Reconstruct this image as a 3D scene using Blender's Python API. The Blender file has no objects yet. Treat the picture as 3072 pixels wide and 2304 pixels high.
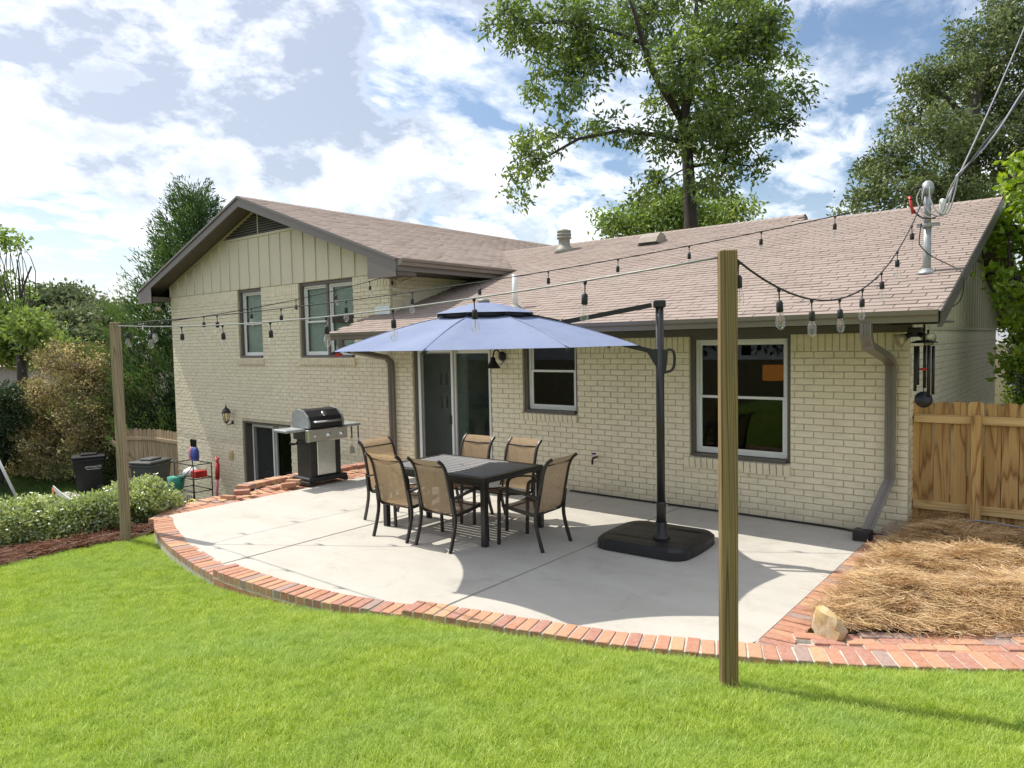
import bpy, math, random
import numpy as np
from mathutils import Vector, Matrix
random.seed(7); RNG = np.random.default_rng(7)
SC = bpy.context.scene
COL = SC.collection
R = math.radians
# ------------------------------------------------------------------ camera
FPX, PITCH, ROLL, YAW = 2158.21, .0571218, -.0202084, -.6823797
CAM = np.array([1.588394, -8.870156, 2.2426])
FW = np.array([math.sin(YAW)*math.cos(PITCH), math.cos(YAW)*math.cos(PITCH), -math.sin(PITCH)])
_r = np.array([math.cos(YAW), -math.sin(YAW), 0]); _u = np.cross(_r, FW)
RT = _r*math.cos(ROLL)+_u*math.sin(ROLL); UP = -_r*math.sin(ROLL)+_u*math.cos(ROLL)
cd = bpy.data.cameras.new('camera'); cam = bpy.data.objects.new('camera', cd); COL.objects.link(cam)
cd.sensor_fit = 'HORIZONTAL'; cd.sensor_width = 36; cd.lens = FPX/3072*36; cd.clip_end = 3000; cd.clip_start = .05
cam.matrix_world = Matrix([[RT[i], UP[i], -FW[i], CAM[i]] for i in range(3)]+[[0, 0, 0, 1]])
SC.camera = cam
# ------------------------------------------------------------------ light
SUN_AZ, SUN_EL = R(-172), R(57)
sdir = Vector((math.cos(SUN_AZ)*math.cos(SUN_EL), math.sin(SUN_AZ)*math.cos(SUN_EL), math.sin(SUN_EL)))
sl = bpy.data.lights.new('sun', 'SUN'); sl.energy = 2.0; sl.angle = R(.55); sl.color = (1, .95, .86)
so = bpy.data.objects.new('sun', sl); COL.objects.link(so)
so.rotation_euler = sdir.to_track_quat('Z', 'Y').to_euler(); so.location = (-20, -3, 30)
W = bpy.data.worlds.new('World'); SC.world = W; W.use_nodes = True
SC.view_settings.view_transform = 'Standard'; SC.view_settings.look = 'None'
SC.view_settings.exposure = 1.35; SC.view_settings.gamma = 1; SC.view_settings.use_curve_mapping = False
SC.cycles.max_bounces = 6; SC.cycles.diffuse_bounces = 3; SC.cycles.glossy_bounces = 3
SC.cycles.transparent_max_bounces = 16; SC.cycles.transmission_bounces = 4
SC.cycles.use_denoising = True; SC.cycles.caustics_reflective = False; SC.cycles.caustics_refractive = False

class N:
    """small node helper"""
    def __init__(s, nt): s.nt = nt
    def __call__(s, t, ins=None, **kw):
        n = s.nt.nodes.new(t)
        for k, v in kw.items(): setattr(n, k, v)
        for k, v in (ins or {}).items():
            if isinstance(v, bpy.types.NodeSocket): s.nt.links.new(v, n.inputs[k])
            elif isinstance(v, bpy.types.Node): s.nt.links.new(v.outputs[0], n.inputs[k])
            else: n.inputs[k].default_value = v
        return n
    def math(s, op, a, b=0., clamp=False):
        n = s.nt.nodes.new('ShaderNodeMath'); n.operation = op; n.use_clamp = clamp
        for i, v in enumerate((a, b)):
            if isinstance(v, bpy.types.NodeSocket): s.nt.links.new(v, n.inputs[i])
            elif isinstance(v, bpy.types.Node): s.nt.links.new(v.outputs[0], n.inputs[i])
            else: n.inputs[i].default_value = v
        return n.outputs[0]
    def mix(s, fac, a, b, blend='MIX'):
        n = s.nt.nodes.new('ShaderNodeMix'); n.data_type = 'RGBA'; n.blend_type = blend
        for i, v in ((0, fac), (6, a), (7, b)):
            if isinstance(v, bpy.types.NodeSocket): s.nt.links.new(v, n.inputs[i])
            elif isinstance(v, bpy.types.Node): s.nt.links.new(v.outputs[0], n.inputs[i])
            elif i == 0: n.inputs[i].default_value = v
            else: n.inputs[i].default_value = (*v, 1) if len(v) == 3 else v
        return n.outputs[2]
    def ramp(s, fac, stops, interp='LINEAR'):
        n = s.nt.nodes.new('ShaderNodeValToRGB'); e = n.color_ramp.elements; n.color_ramp.interpolation = interp
        while len(e) < len(stops): e.new(.5)
        for el, (p, c) in zip(e, stops):
            el.position = p; el.color = (*c, 1) if not isinstance(c, (int, float)) else (c, c, c, 1)
        s.nt.links.new(fac if isinstance(fac, bpy.types.NodeSocket) else fac.outputs[0], n.inputs[0])
        return n.outputs[0]

def build_sky():
    nt = W.node_tree; nt.nodes.clear(); n = N(nt)
    STR = .12
    sky = n('ShaderNodeTexSky', sky_type='NISHITA', sun_disc=False, sun_elevation=SUN_EL,
            sun_rotation=math.atan2(sdir.x, sdir.y), altitude=150, air_density=1.0, dust_density=2.6, ozone_density=1.5)
    tc = n('ShaderNodeTexCoord'); sep = n('ShaderNodeSeparateXYZ', {0: tc.outputs['Generated']})
    # direction -> a flat cloud deck seen in perspective
    zz = n.math('MAXIMUM', sep.outputs[2], .0); den = n.math('ADD', zz, .20)
    px = n.math('DIVIDE', sep.outputs[0], den); py = n.math('DIVIDE', sep.outputs[1], den)
    pl = n('ShaderNodeCombineXYZ', {0: px, 1: py, 2: 0.})
    def noise(scale, detail, rough, off, dist=0., sc=(1, 1, 1), rot=0.):
        m = n('ShaderNodeMapping', {0: pl, 'Location': off, 'Scale': sc, 'Rotation': (0, 0, rot)})
        t = n('ShaderNodeTexNoise', {'Vector': m, 'Scale': scale, 'Detail': detail, 'Roughness': rough, 'Distortion': dist})
        return t.outputs[0]
    def puff(scale, detail, rough, off, dist, sh=0.):
        sv = n('ShaderNodeVectorMath', {0: tc.outputs['Generated'], 1: tuple(sdir*sh)}, operation='ADD')
        m = n('ShaderNodeMapping', {0: sv, 'Location': off, 'Scale': (1, 1, 1.9)})
        t = n('ShaderNodeTexNoise', {'Vector': m, 'Scale': scale, 'Detail': detail, 'Roughness': rough, 'Distortion': dist})
        return t.outputs[0]
    big = puff(2.0, 10, .60, BIGOFF, .1); big2 = puff(2.0, 10, .60, BIGOFF, .1, .11)
    med = puff(8., 8, .6, (4.4, 9.1, 0), .15); med2 = puff(8., 8, .6, (4.4, 9.1, 0), .15, .03)
    rip = noise(7., 6, .6, (1.3, 4.2, 0), .3, (1, .6, 1), R(35))
    lump = n.math('ADD', n.math('MULTIPLY', big, .8), n.math('MULTIPLY', med, .2))
    lump2 = n.math('ADD', n.math('MULTIPLY', big2, .8), n.math('MULTIPLY', med2, .2))
    thick = n.ramp(lump, [(.455, 0), (.495, 1)])
    thin = n.math('MULTIPLY', n.ramp(rip, [(.40, 0.0), (.58, .85)]), n.ramp(lump, [(.36, .05), (.44, 1)]))
    cover = n.math('MAXIMUM', thick, thin)
    cover = n.math('MAXIMUM', cover, n.ramp(zz, [(0., .5), (.22, 0)]))
    # flanks turned away from the sun and thick bases are grey, the sunny side stays white
    away = n.ramp(n.math('ADD', n.math('SUBTRACT', lump2, lump), .5), [(.485, 0), (.56, 1)])
    deep = n.ramp(lump, [(.52, 0), (.62, .85)])
    dark = n.math('MULTIPLY', n.math('MAXIMUM', away, deep), n.ramp(lump, [(.455, 0), (.50, 1)]))
    cc = n.mix(dark, (.445/STR, .448/STR, .455/STR), (.155/STR, .172/STR, .205/STR))
    cc = n.mix(1., cc, n.mix(1., sky.outputs[0], (.20, .19, .18), 'MULTIPLY'), 'ADD')
    blue = n.mix(1., sky.outputs[0], (.45, .49, .51), 'MULTIPLY')
    colr = n.mix(n.math('MULTIPLY', cover, .96), blue, cc)
    bg = n('ShaderNodeBackground', {'Color': colr, 'Strength': STR})
    out = n('ShaderNodeOutputWorld'); nt.links.new(bg.outputs[0], out.inputs[0])
BIGOFF = (30, 2, 0)
build_sky()
# ------------------------------------------------------------------ geometry helpers
def at(px, py, Z):
    """photo pixel (3072 wide) at depth Z metres -> point"""
    return CAM + Z*(FW + RT*(px-1536)/FPX - UP*(py-1152)/FPX)
def atp(px, py, Z): return at(px*1.38879, py*1.38879, Z)
def depth(p): return float((np.array(p)-CAM) @ FW)
def put(o, parent):
    COL.objects.link(o)
    if parent is not None: o.parent = parent
    return o
def tag(o, label, cat=None, group=None, kind=None):
    if label: o['label'] = label
    if cat: o['category'] = cat
    if group: o['group'] = group
    if kind: o['kind'] = kind
    return o
def thing(name, label, cat, loc=(0, 0, 0), rz=0, group=None):
    o = bpy.data.objects.new(name, None); put(o, None); o.empty_display_size = .1
    o.location = loc; o.rotation_euler = (0, 0, rz); return tag(o, label, cat, group)
class MB:
    def __init__(s): s.v = []; s.f = []; s.sm = []
    def add(s, vs, fs, smooth=False):
        b = len(s.v); s.v += [tuple(map(float, v)) for v in vs]
        s.f += [tuple(i+b for i in f) for f in fs]; s.sm += [smooth]*len(fs); return s
    def box(s, a, b, M=None):
        x0, y0, z0 = a; x1, y1, z1 = b
        vs = [(x0,y0,z0),(x1,y0,z0),(x1,y1,z0),(x0,y1,z0),(x0,y0,z1),(x1,y0,z1),(x1,y1,z1),(x0,y1,z1)]
        if M is not None: vs = [M @ Vector(v) for v in vs]
        return s.add(vs, [(0,3,2,1),(4,5,6,7),(0,1,5,4),(1,2,6,5),(2,3,7,6),(3,0,4,7)])
    def bbox(s, a, b, e=.004, M=None):
        """box with chamfered edges"""
        x0,y0,z0 = a; x1,y1,z1 = b; vs = []; 
        X=(x0,x1);Y=(y0,y1);Z=(z0,z1); sg=(1,-1); idx={}
        for i in (0,1):
            for j in (0,1):
                for k in (0,1):
                    for ax in range(3):
                        p=[X[i],Y[j],Z[k]]
                        for q,(t) in enumerate((i,j,k)):
                            if q!=ax: p[q]+=e*sg[t]
                        idx[(i,j,k,ax)]=len(vs); vs.append(p)
        f=[]
        for ax in range(3):
            o=[q for q in range(3) if q!=ax]
            for t in (0,1):
                c=[]
                for (m,n_) in ((0,0),(1,0),(1,1),(0,1)):
                    ijk=[0,0,0]; ijk[ax]=t; ijk[o[0]]=m; ijk[o[1]]=n_; c.append(idx[(*ijk,ax)])
                f.append(tuple(c) if (t==1)==(ax!=1) else tuple(c[::-1]))
        for ax in range(3):
            o=[q for q in range(3) if q!=ax]
            for m in (0,1):
                for n_ in (0,1):
                    a0=[0,0,0];a1=[0,0,0];a1[ax]=1
                    for w in (a0,a1): w[o[0]]=m; w[o[1]]=n_
                    f.append((idx[(*a0,o[0])],idx[(*a1,o[0])],idx[(*a1,o[1])],idx[(*a0,o[1])]))
        for i in (0,1):
            for j in (0,1):
                for k in (0,1): f.append(tuple(idx[(i,j,k,ax)] for ax in range(3)))
        if M is not None: vs=[M@Vector(v) for v in vs]
        return s.add(vs,f)
    def tube(s, path, r, n=8, closed=False, smooth=True, flat=None, rot=0, cap=True):
        """sweep; r number or list; flat=(w,d) gives a rectangular section"""
        P=[Vector(p) for p in path]; m=len(P); rs=r if isinstance(r,(list,tuple)) else [r]*m
        up=None; rings=[]
        for i in range(m):
            t=(P[(i+1)%m]-P[i-1] if closed else (P[min(i+1,m-1)]-P[max(i-1,0)])).normalized()
            if up is None:
                a=Vector((0,0,1)) if abs(t.z)<.9 else Vector((0,1,0))
                if flat and len(flat)>2: a=Vector(flat[2])
                up=(a-t*a.dot(t)).normalized()
            else: up=(up-t*up.dot(t)).normalized()
            sd=t.cross(up)
            if flat: w,d=flat[0]/2*rs[i],flat[1]/2*rs[i]; rings.append([P[i]+sd*x*w+up*y*d for x,y in((-1,-1),(1,-1),(1,1),(-1,1))])
            else: rings.append([P[i]+(sd*math.cos(2*math.pi*k/n+rot)+up*math.sin(2*math.pi*k/n+rot))*rs[i] for k in range(n)])
        k=len(rings[0]); vs=[v for g in rings for v in g]; fs=[]
        for i in range(m if closed else m-1):
            j=(i+1)%m
            for q in range(k): fs.append((i*k+q,i*k+(q+1)%k,j*k+(q+1)%k,j*k+q))
        if not closed and cap: fs+= [tuple(range(k))[::-1],tuple((m-1)*k+q for q in range(k))]
        return s.add(vs,fs,smooth and not flat)
    def lathe(s, prof, n=16, o=(0,0,0), M=None, smooth=True):
        vs=[];fs=[]
        for r,z in prof:
            for k in range(n):
                a=2*math.pi*k/n; v=Vector((r*math.cos(a),r*math.sin(a),z))
                v=(M@v if M is not None else v)+Vector(o); vs.append(v)
        for i in range(len(prof)-1):
            for k in range(n): fs.append((i*n+k,i*n+(k+1)%n,(i+1)*n+(k+1)%n,(i+1)*n+k))
        if prof[0][0]>1e-5: fs.append(tuple(range(n))[::-1])
        if prof[-1][0]>1e-5: fs.append(tuple((len(prof)-1)*n+k for k in range(n)))
        return s.add(vs,fs,smooth)
    def prism(s, poly, z0, z1, M=None):
        n=len(poly); vs=[(x,y,z0) for x,y in poly]+[(x,y,z1) for x,y in poly]
        if M is not None: vs=[M@Vector(v) for v in vs]
        return s.add(vs,[tuple(range(n))[::-1],tuple(range(n,2*n))]+[(i,(i+1)%n,n+(i+1)%n,n+i) for i in range(n)])
    def mesh(s, name, mat):
        me=bpy.data.meshes.new(name); me.from_pydata(s.v,[],s.f); me.polygons.foreach_set('use_smooth',s.sm)
        me.materials.append(M_(mat)); me.update(); return me
    def build(s, name, mat, parent=None, loc=None, rz=None, kind=None):
        o=bpy.data.objects.new(name,s.mesh(name,mat)); put(o,parent)
        if loc is not None: o.location=loc
        if rz is not None: o.rotation_euler=(0,0,rz)
        if kind: o['kind']=kind
        return o
def inst(name, me, parent, loc, rot=(0,0,0), scale=None):
    o=bpy.data.objects.new(name,me); put(o,parent); o.location=loc; o.rotation_euler=rot
    if scale: o.scale=scale
    return o
def np_mesh(name, V, F, mat, parent=None, var=None, smooth=False, kind=None):
    """V (n,3), F (m,k) numpy -> object; var per-face float attribute"""
    me=bpy.data.meshes.new(name); n,m,k=len(V),len(F),F.shape[1]
    me.vertices.add(n); me.vertices.foreach_set('co',V.astype(np.float32).ravel())
    me.loops.add(m*k); me.loops.foreach_set('vertex_index',F.astype(np.int32).ravel())
    me.polygons.add(m); me.polygons.foreach_set('loop_start',np.arange(0,m*k,k,dtype=np.int32))
    me.polygons.foreach_set('use_smooth',np.full(m,smooth))
    if var is not None:
        a=me.attributes.new('var','FLOAT','FACE'); a.data.foreach_set('value',var.astype(np.float32))
    me.materials.append(M_(mat)); me.update(); me.validate()
    o=bpy.data.objects.new(name,me); put(o,parent)
    if kind: o['kind']=kind
    return o
def spline(pts, n=8, closed=False):
    P=[np.array(p,float) for p in pts]; m=len(P); out=[]
    for i in range(m if closed else m-1):
        if closed: a,b,c,d=P[i-1],P[i],P[(i+1)%m],P[(i+2)%m]
        else: a,b,c,d=P[max(i-1,0)],P[i],P[i+1],P[min(i+2,m-1)]
        for k in range(n):
            t=k/n; out.append(.5*(2*b+(c-a)*t+(2*a-5*b+4*c-d)*t*t+(3*b-3*c+d-a)*t**3))
    if not closed: out.append(P[-1])
    return out
# ------------------------------------------------------------------ materials
MATS={}; DEF={}
def M_(name):
    if name not in MATS: MATS[name]=DEF[name]()
    return MATS[name]
def newmat(name):
    m=bpy.data.materials.new(name); m.use_nodes=True; m.node_tree.nodes.clear(); return m,N(m.node_tree)
def finish(m,n,sh):
    o=n('ShaderNodeOutputMaterial'); m.node_tree.links.new(sh.outputs[0] if hasattr(sh,'outputs') else sh,o.inputs[0]); return m
def simple(name,c,rough=.6,metal=0.,c2=None,scale=6.,bump=0.,bscale=60.,stretch=(1,1,1),rnd=0.,spec=.5,detail=5,coat=0.):
    """procedural: two tones by noise, fine bump, optional per-object tint"""
    def f():
        m,n=newmat(name); tc=n('ShaderNodeTexCoord'); mp=n('ShaderNodeMapping',{0:tc.outputs['Object'],'Scale':stretch})
        d=c2 or tuple(x*.82 for x in c)
        nz=n('ShaderNodeTexNoise',{'Vector':mp,'Scale':scale,'Detail':detail,'Roughness':.6})
        col=n.mix(n.ramp(nz,[(.35,0),(.65,1)]),c,d)
        if rnd:
            oi=n('ShaderNodeObjectInfo'); hs=n('ShaderNodeHueSaturation',{'Color':col,'Value':n.math('ADD',n.math('MULTIPLY',oi.outputs['Random'],2*rnd),1-rnd)}); col=hs.outputs[0]
        p=n('ShaderNodeBsdfPrincipled',{'Base Color':col,'Roughness':rough,'Metallic':metal,'Specular IOR Level':spec,'Coat Weight':coat})
        if bump:
            b2=n('ShaderNodeTexNoise',{'Vector':mp,'Scale':bscale,'Detail':4})
            bp=n('ShaderNodeBump',{'Height':b2.outputs[0],'Strength':bump,'Distance':.01}); m.node_tree.links.new(bp.outputs[0],p.inputs['Normal'])
        return finish(m,n,p)
    DEF[name]=f
simple('trim_white',(.80,.80,.77),.35,c2=(.74,.74,.70),scale=3)
simple('trim_brown',(.125,.108,.092),.45,c2=(.105,.09,.078),scale=2)
simple('gutter_brown',(.20,.172,.148),.32,c2=(.165,.145,.125),scale=1.5,spec=.6)
simple('fascia',(.17,.152,.138),.5,c2=(.165,.147,.132),scale=1.2)
simple('soffit',(.145,.122,.10),.6)
simple('siding',(.70,.645,.475),.55,c2=(.66,.60,.44),scale=1.3,bump=.15,bscale=30,stretch=(1,1,.15))
simple('interior',(.30,.28,.24),.8)
simple('interior_dark',(.05,.048,.045),.8)
simple('cabinet',(.58,.58,.56),.5)
simple('black_metal',(.012,.011,.012),.38,c2=(.018,.016,.016),spec=.5)
simple('bronze_metal',(.020,.016,.014),.42,c2=(.03,.024,.02),spec=.5)
simple('table_metal',(.016,.015,.016),.33,c2=(.022,.021,.021),scale=20,bump=.05,bscale=300)
simple('black_plastic',(.012,.012,.013),.45,c2=(.016,.016,.018),scale=4,bump=.08,bscale=250)
simple('black_rubber',(.013,.013,.013),.6)
simple('steel',(.62,.62,.60),.28,1.,c2=(.5,.5,.48),scale=8,stretch=(1,1,12))
simple('galvanised',(.40,.42,.42),.5,.6,c2=(.30,.32,.32),scale=14)
simple('flashing',(.62,.70,.68),.35,.6,c2=(.5,.58,.56),scale=5)
simple('grey_plastic',(.085,.09,.09),.5,c2=(.07,.075,.075))
simple('white_plastic',(.78,.78,.74),.4)
simple('cream_plastic',(.66,.55,.28),.45)
simple('red_plastic',(.55,.035,.03),.4)
simple('orange_plastic',(.62,.16,.05),.45)
simple('blue_plastic',(.05,.08,.34),.4)
simple('pink_plastic',(.62,.22,.30),.4)
simple('yellow_plastic',(.70,.55,.05),.4)
simple('green_plastic',(.06,.42,.10),.4)
simple('teal_net',(.05,.30,.22),.7)
simple('slat_metal',(.13,.13,.135),.45,c2=(.15,.15,.155),scale=30,spec=1.)

simple('bark',(.075,.058,.045),.9,c2=(.035,.028,.022),scale=9,bump=.6,bscale=14,stretch=(1,1,.25))
simple('bark_grey',(.12,.105,.09),.9,c2=(.06,.05,.042),scale=9,bump=.6,bscale=14,stretch=(1,1,.25))
simple('rock_tan',(.50,.34,.13),.85,c2=(.50,.43,.32),scale=5,bump=.5,bscale=18)
simple('rock_grey',(.26,.21,.15),.9,c2=(.18,.14,.10),scale=6,bump=.5,bscale=18)
simple('vent_grey',(.23,.235,.20),.6,.2,c2=(.30,.29,.25),scale=10)
simple('vent_tan',(.27,.225,.18),.7,c2=(.33,.29,.24),scale=10)
simple('mortar',(.60,.57,.50),.9,c2=(.45,.42,.36),scale=20,bump=.4,bscale=90)
simple('lamp_orange',(.55,.16,.02),.7)
simple('blind_white',(.78,.84,.72),.5)
simple('wire_grey',(.30,.30,.31),.4,c2=(.24,.24,.25))
simple('neighbour_roof',(.33,.25,.22),.9,scale=3)
simple('neighbour_wall',(.40,.36,.32),.8)
simple('white_paint_metal',(.72,.72,.70),.4)
simple('dirt',(.07,.045,.03),.95,c2=(.04,.026,.018),scale=12,bump=.6,bscale=40)
simple('brick_red',(.36,.165,.095),.85,rnd=.1)
def _paintbrick():
    m,n=newmat('painted_brick'); tc=n('ShaderNodeTexCoord'); g=n('ShaderNodeNewGeometry')
    a=n('ShaderNodeTexNoise',{'Vector':g.outputs['Position'],'Scale':.55,'Detail':6,'Roughness':.65})
    b=n('ShaderNodeTexNoise',{'Vector':g.outputs['Position'],'Scale':38.,'Detail':5,'Roughness':.7})
    col=n.mix(n.ramp(a,[(.38,0),(.66,1)]),(.85,.775,.575),(.80,.715,.52))
    mpb=n('ShaderNodeMapping',{0:g.outputs['Position'],'Scale':(4.5,4.5,12.6)}); vb=n('ShaderNodeTexNoise',{'Vector':mpb,'Scale':1.,'Detail':1}); col=n.mix(n.ramp(vb,[(.40,.0),(.66,.30)]),col,(.60,.53,.37)); col=n.mix(n.ramp(b,[(.60,0),(.78,.34)]),col,(.36,.31,.23))
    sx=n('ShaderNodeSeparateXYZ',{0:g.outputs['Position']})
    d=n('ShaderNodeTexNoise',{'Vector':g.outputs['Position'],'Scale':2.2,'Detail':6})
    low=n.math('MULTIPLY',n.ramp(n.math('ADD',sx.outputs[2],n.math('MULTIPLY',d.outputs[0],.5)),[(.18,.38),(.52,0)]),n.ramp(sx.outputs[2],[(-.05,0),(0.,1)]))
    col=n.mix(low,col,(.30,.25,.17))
    p=n('ShaderNodeBsdfPrincipled',{'Base Color':col,'Roughness':.62,'Specular IOR Level':.4})
    c=n('ShaderNodeTexNoise',{'Vector':g.outputs['Position'],'Scale':55.,'Detail':6,'Roughness':.65})
    c2=n('ShaderNodeTexVoronoi',{'Vector':g.outputs['Position'],'Scale':30.}); 
    bp=n('ShaderNodeBump',{'Height':n.math('ADD',c.outputs[0],n.math('MULTIPLY',c2.outputs[0],.35)),'Strength':.55,'Distance':.012}); m.node_tree.links.new(bp.outputs[0],p.inputs['Normal'])
    return finish(m,n,p)
DEF['painted_brick']=_paintbrick
def _joint():
    m,n=newmat('painted_mortar'); g=n('ShaderNodeNewGeometry')
    a=n('ShaderNodeTexNoise',{'Vector':g.outputs['Position'],'Scale':9.,'Detail':6})
    col=n.mix(n.ramp(a,[(.35,0),(.7,1)]),(.60,.53,.38),(.50,.43,.30))
    p=n('ShaderNodeBsdfPrincipled',{'Base Color':col,'Roughness':.85}); return finish(m,n,p)
DEF['painted_mortar']=_joint
def _paver(name,seed):
    def f():
        m,n=newmat(name); oi=n('ShaderNodeObjectInfo'); g=n('ShaderNodeNewGeometry')
        col=n.ramp(oi.outputs['Random'],[(0,(.42,.19,.115)),(.20,(.48,.25,.145)),(.40,(.39,.18,.13)),(.56,(.52,.30,.165)),(.70,(.33,.225,.195)),(.85,(.46,.215,.13)),(1,(.38,.24,.20))],'CONSTANT')
        a=n('ShaderNodeTexNoise',{'Vector':g.outputs['Position'],'Scale':26.,'Detail':7,'Roughness':.7})
        col=n.mix(n.ramp(a,[(.42,0),(.75,.45)]),col,(.52,.42,.33)); col=n.mix(n.ramp(a,[(.25,.5),(.42,0)]),col,(.14,.075,.05))
        p=n('ShaderNodeBsdfPrincipled',{'Base Color':col,'Roughness':.85})
        b=n('ShaderNodeTexNoise',{'Vector':g.outputs['Position'],'Scale':120.,'Detail':5}); bp=n('ShaderNodeBump',{'Height':b.outputs[0],'Strength':.4,'Distance':.006}); m.node_tree.links.new(bp.outputs[0],p.inputs['Normal'])
        return finish(m,n,p)
    return f
DEF['paver']=_paver('paver',0)
def _shingle():
    m,n=newmat('shingle'); g=n('ShaderNodeNewGeometry'); at_=n('ShaderNodeAttribute',attribute_name='var'); oi=n('ShaderNodeObjectInfo')
    v=n.math('FRACT',n.math('ADD',at_.outputs['Fac'],n.math('MULTIPLY',oi.outputs['Random'],7.13)))
    col=n.ramp(v,[(0,(.29,.235,.205)),(.35,(.325,.262,.226)),(.7,(.35,.285,.25)),(1,(.305,.25,.217))])
    a=n('ShaderNodeTexNoise',{'Vector':g.outputs['Position'],'Scale':1.1,'Detail':5,'Roughness':.65})
    b=n('ShaderNodeTexNoise',{'Vector':g.outputs['Position'],'Scale':160.,'Detail':3,'Roughness':.7})
    col=n.mix(n.ramp(a,[(.35,.0),(.7,.35)]),col,(.43,.36,.315)); col=n.mix(n.ramp(b,[(.35,0),(.7,.4)]),col,(.24,.18,.155))
    p=n('ShaderNodeBsdfPrincipled',{'Base Color':col,'Roughness':.9,'Specular IOR Level':.25})
    bp=n('ShaderNodeBump',{'Height':b.outputs[0],'Strength':.5,'Distance':.006}); m.node_tree.links.new(bp.outputs[0],p.inputs['Normal'])
    return finish(m,n,p)
DEF['shingle']=_shingle
simple('underlay',(.05,.038,.033),.95)
simple('shingle_edge',(.20,.19,.185),.9,c2=(.30,.29,.28),scale=60)
def _concrete():
    m,n=newmat('concrete'); g=n('ShaderNodeNewGeometry'); P=g.outputs['Position']
    mp=n('ShaderNodeMapping',{0:P,'Scale':(1,2.6,1)})
    a=n('ShaderNodeTexNoise',{'Vector':mp,'Scale':.9,'Detail':8,'Roughness':.62}); b=n('ShaderNodeTexNoise',{'Vector':P,'Scale':7.,'Detail':8,'Roughness':.7})
    col=n.mix(n.ramp(a,[(.34,0),(.68,1)]),(.515,.488,.435),(.445,.42,.368))
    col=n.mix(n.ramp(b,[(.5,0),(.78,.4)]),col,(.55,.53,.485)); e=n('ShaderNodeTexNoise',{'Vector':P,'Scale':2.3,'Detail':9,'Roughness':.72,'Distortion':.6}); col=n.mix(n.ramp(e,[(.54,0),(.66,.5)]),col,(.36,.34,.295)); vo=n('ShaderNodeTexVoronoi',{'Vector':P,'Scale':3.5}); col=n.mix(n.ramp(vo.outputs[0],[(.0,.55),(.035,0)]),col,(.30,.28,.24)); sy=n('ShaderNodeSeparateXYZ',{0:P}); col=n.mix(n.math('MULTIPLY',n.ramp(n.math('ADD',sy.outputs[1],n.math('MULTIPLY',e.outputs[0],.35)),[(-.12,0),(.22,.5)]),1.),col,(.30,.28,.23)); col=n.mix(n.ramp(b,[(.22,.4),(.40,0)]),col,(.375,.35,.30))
    p=n('ShaderNodeBsdfPrincipled',{'Base Color':col,'Roughness':.8,'Specular IOR Level':.35})
    mp2=n('ShaderNodeMapping',{0:P,'Scale':(3,60,3)}); c=n('ShaderNodeTexNoise',{'Vector':mp2,'Scale':3.,'Detail':5}); d=n('ShaderNodeTexNoise',{'Vector':P,'Scale':130.,'Detail':3})
    bp=n('ShaderNodeBump',{'Height':n.math('ADD',c.outputs[0],d.outputs[0]),'Strength':.16,'Distance':.008}); m.node_tree.links.new(bp.outputs[0],p.inputs['Normal'])
    return finish(m,n,p)
DEF['concrete']=_concrete
def wood(name,c1,c2,c3,scale=9.,rnd=.12,vert=True,vs=.09):
    def f():
        m,n=newmat(name); tc=n('ShaderNodeTexCoord'); oi=n('ShaderNodeObjectInfo')
        off=n('ShaderNodeVectorMath',{0:tc.outputs['Object'],1:n('ShaderNodeCombineXYZ',{0:n.math('MULTIPLY',oi.outputs['Random'],17.),1:n.math('MULTIPLY',oi.outputs['Random'],5.),2:n.math('MULTIPLY',oi.outputs['Random'],31.)})},operation='ADD')
        mp=n('ShaderNodeMapping',{0:off,'Scale':(1,1,vs) if vert else (.09,1,1)})
        nz=n('ShaderNodeTexNoise',{'Vector':mp,'Scale':5.5,'Detail':2.5,'Roughness':.45,'Distortion':.3})
        rings=n.math('FRACT',n.math('MULTIPLY',nz.outputs[0],scale))
        col=n.ramp(rings,[(0,c2),(.25,c1),(.7,c1),(.92,c3),(1,c2)])
        mp2=n('ShaderNodeMapping',{0:off,'Scale':(1,1,.03) if vert else (.03,1,1)}); fb=n('ShaderNodeTexNoise',{'Vector':mp2,'Scale':90.,'Detail':4})
        col=n.mix(n.ramp(fb,[(.4,0),(.7,.35)]),col,c3)
        kn=n('ShaderNodeTexNoise',{'Vector':off,'Scale':1.3,'Detail':4}); col=n.mix(n.ramp(kn,[(.45,0),(.75,.35)]),col,c2)
        hs=n('ShaderNodeHueSaturation',{'Color':col,'Value':n.math('ADD',n.math('MULTIPLY',oi.outputs['Random'],2*rnd),1-rnd)})
        p=n('ShaderNodeBsdfPrincipled',{'Base Color':hs.outputs[0],'Roughness':.75,'Specular IOR Level':.3})
        bp=n('ShaderNodeBump',{'Height':n.math('ADD',rings,fb.outputs[0]),'Strength':.25,'Distance':.004}); m.node_tree.links.new(bp.outputs[0],p.inputs['Normal'])
        return finish(m,n,p)
    DEF[name]=f
wood('post_wood',(.285,.20,.095),(.165,.108,.048),(.080,.052,.022),34.,.05,True,.022)
wood('post_wood_pale',(.34,.27,.18),(.23,.175,.11),(.16,.12,.075),16.,.05,True,.03)
wood('fence_wood',(.58,.365,.145),(.40,.215,.075),(.24,.115,.04),9.,.18)
wood('fence_wood_h',(.66,.46,.22),(.52,.34,.15),(.42,.26,.10),8.,.1,False)
wood('fence_wood_pale',(.42,.32,.20),(.30,.22,.13),(.24,.17,.10),8.,.12)
wood('fence_wood_pale_h',(.46,.36,.23),(.36,.27,.16),(.28,.2,.12),8.,.1,False)
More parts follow.
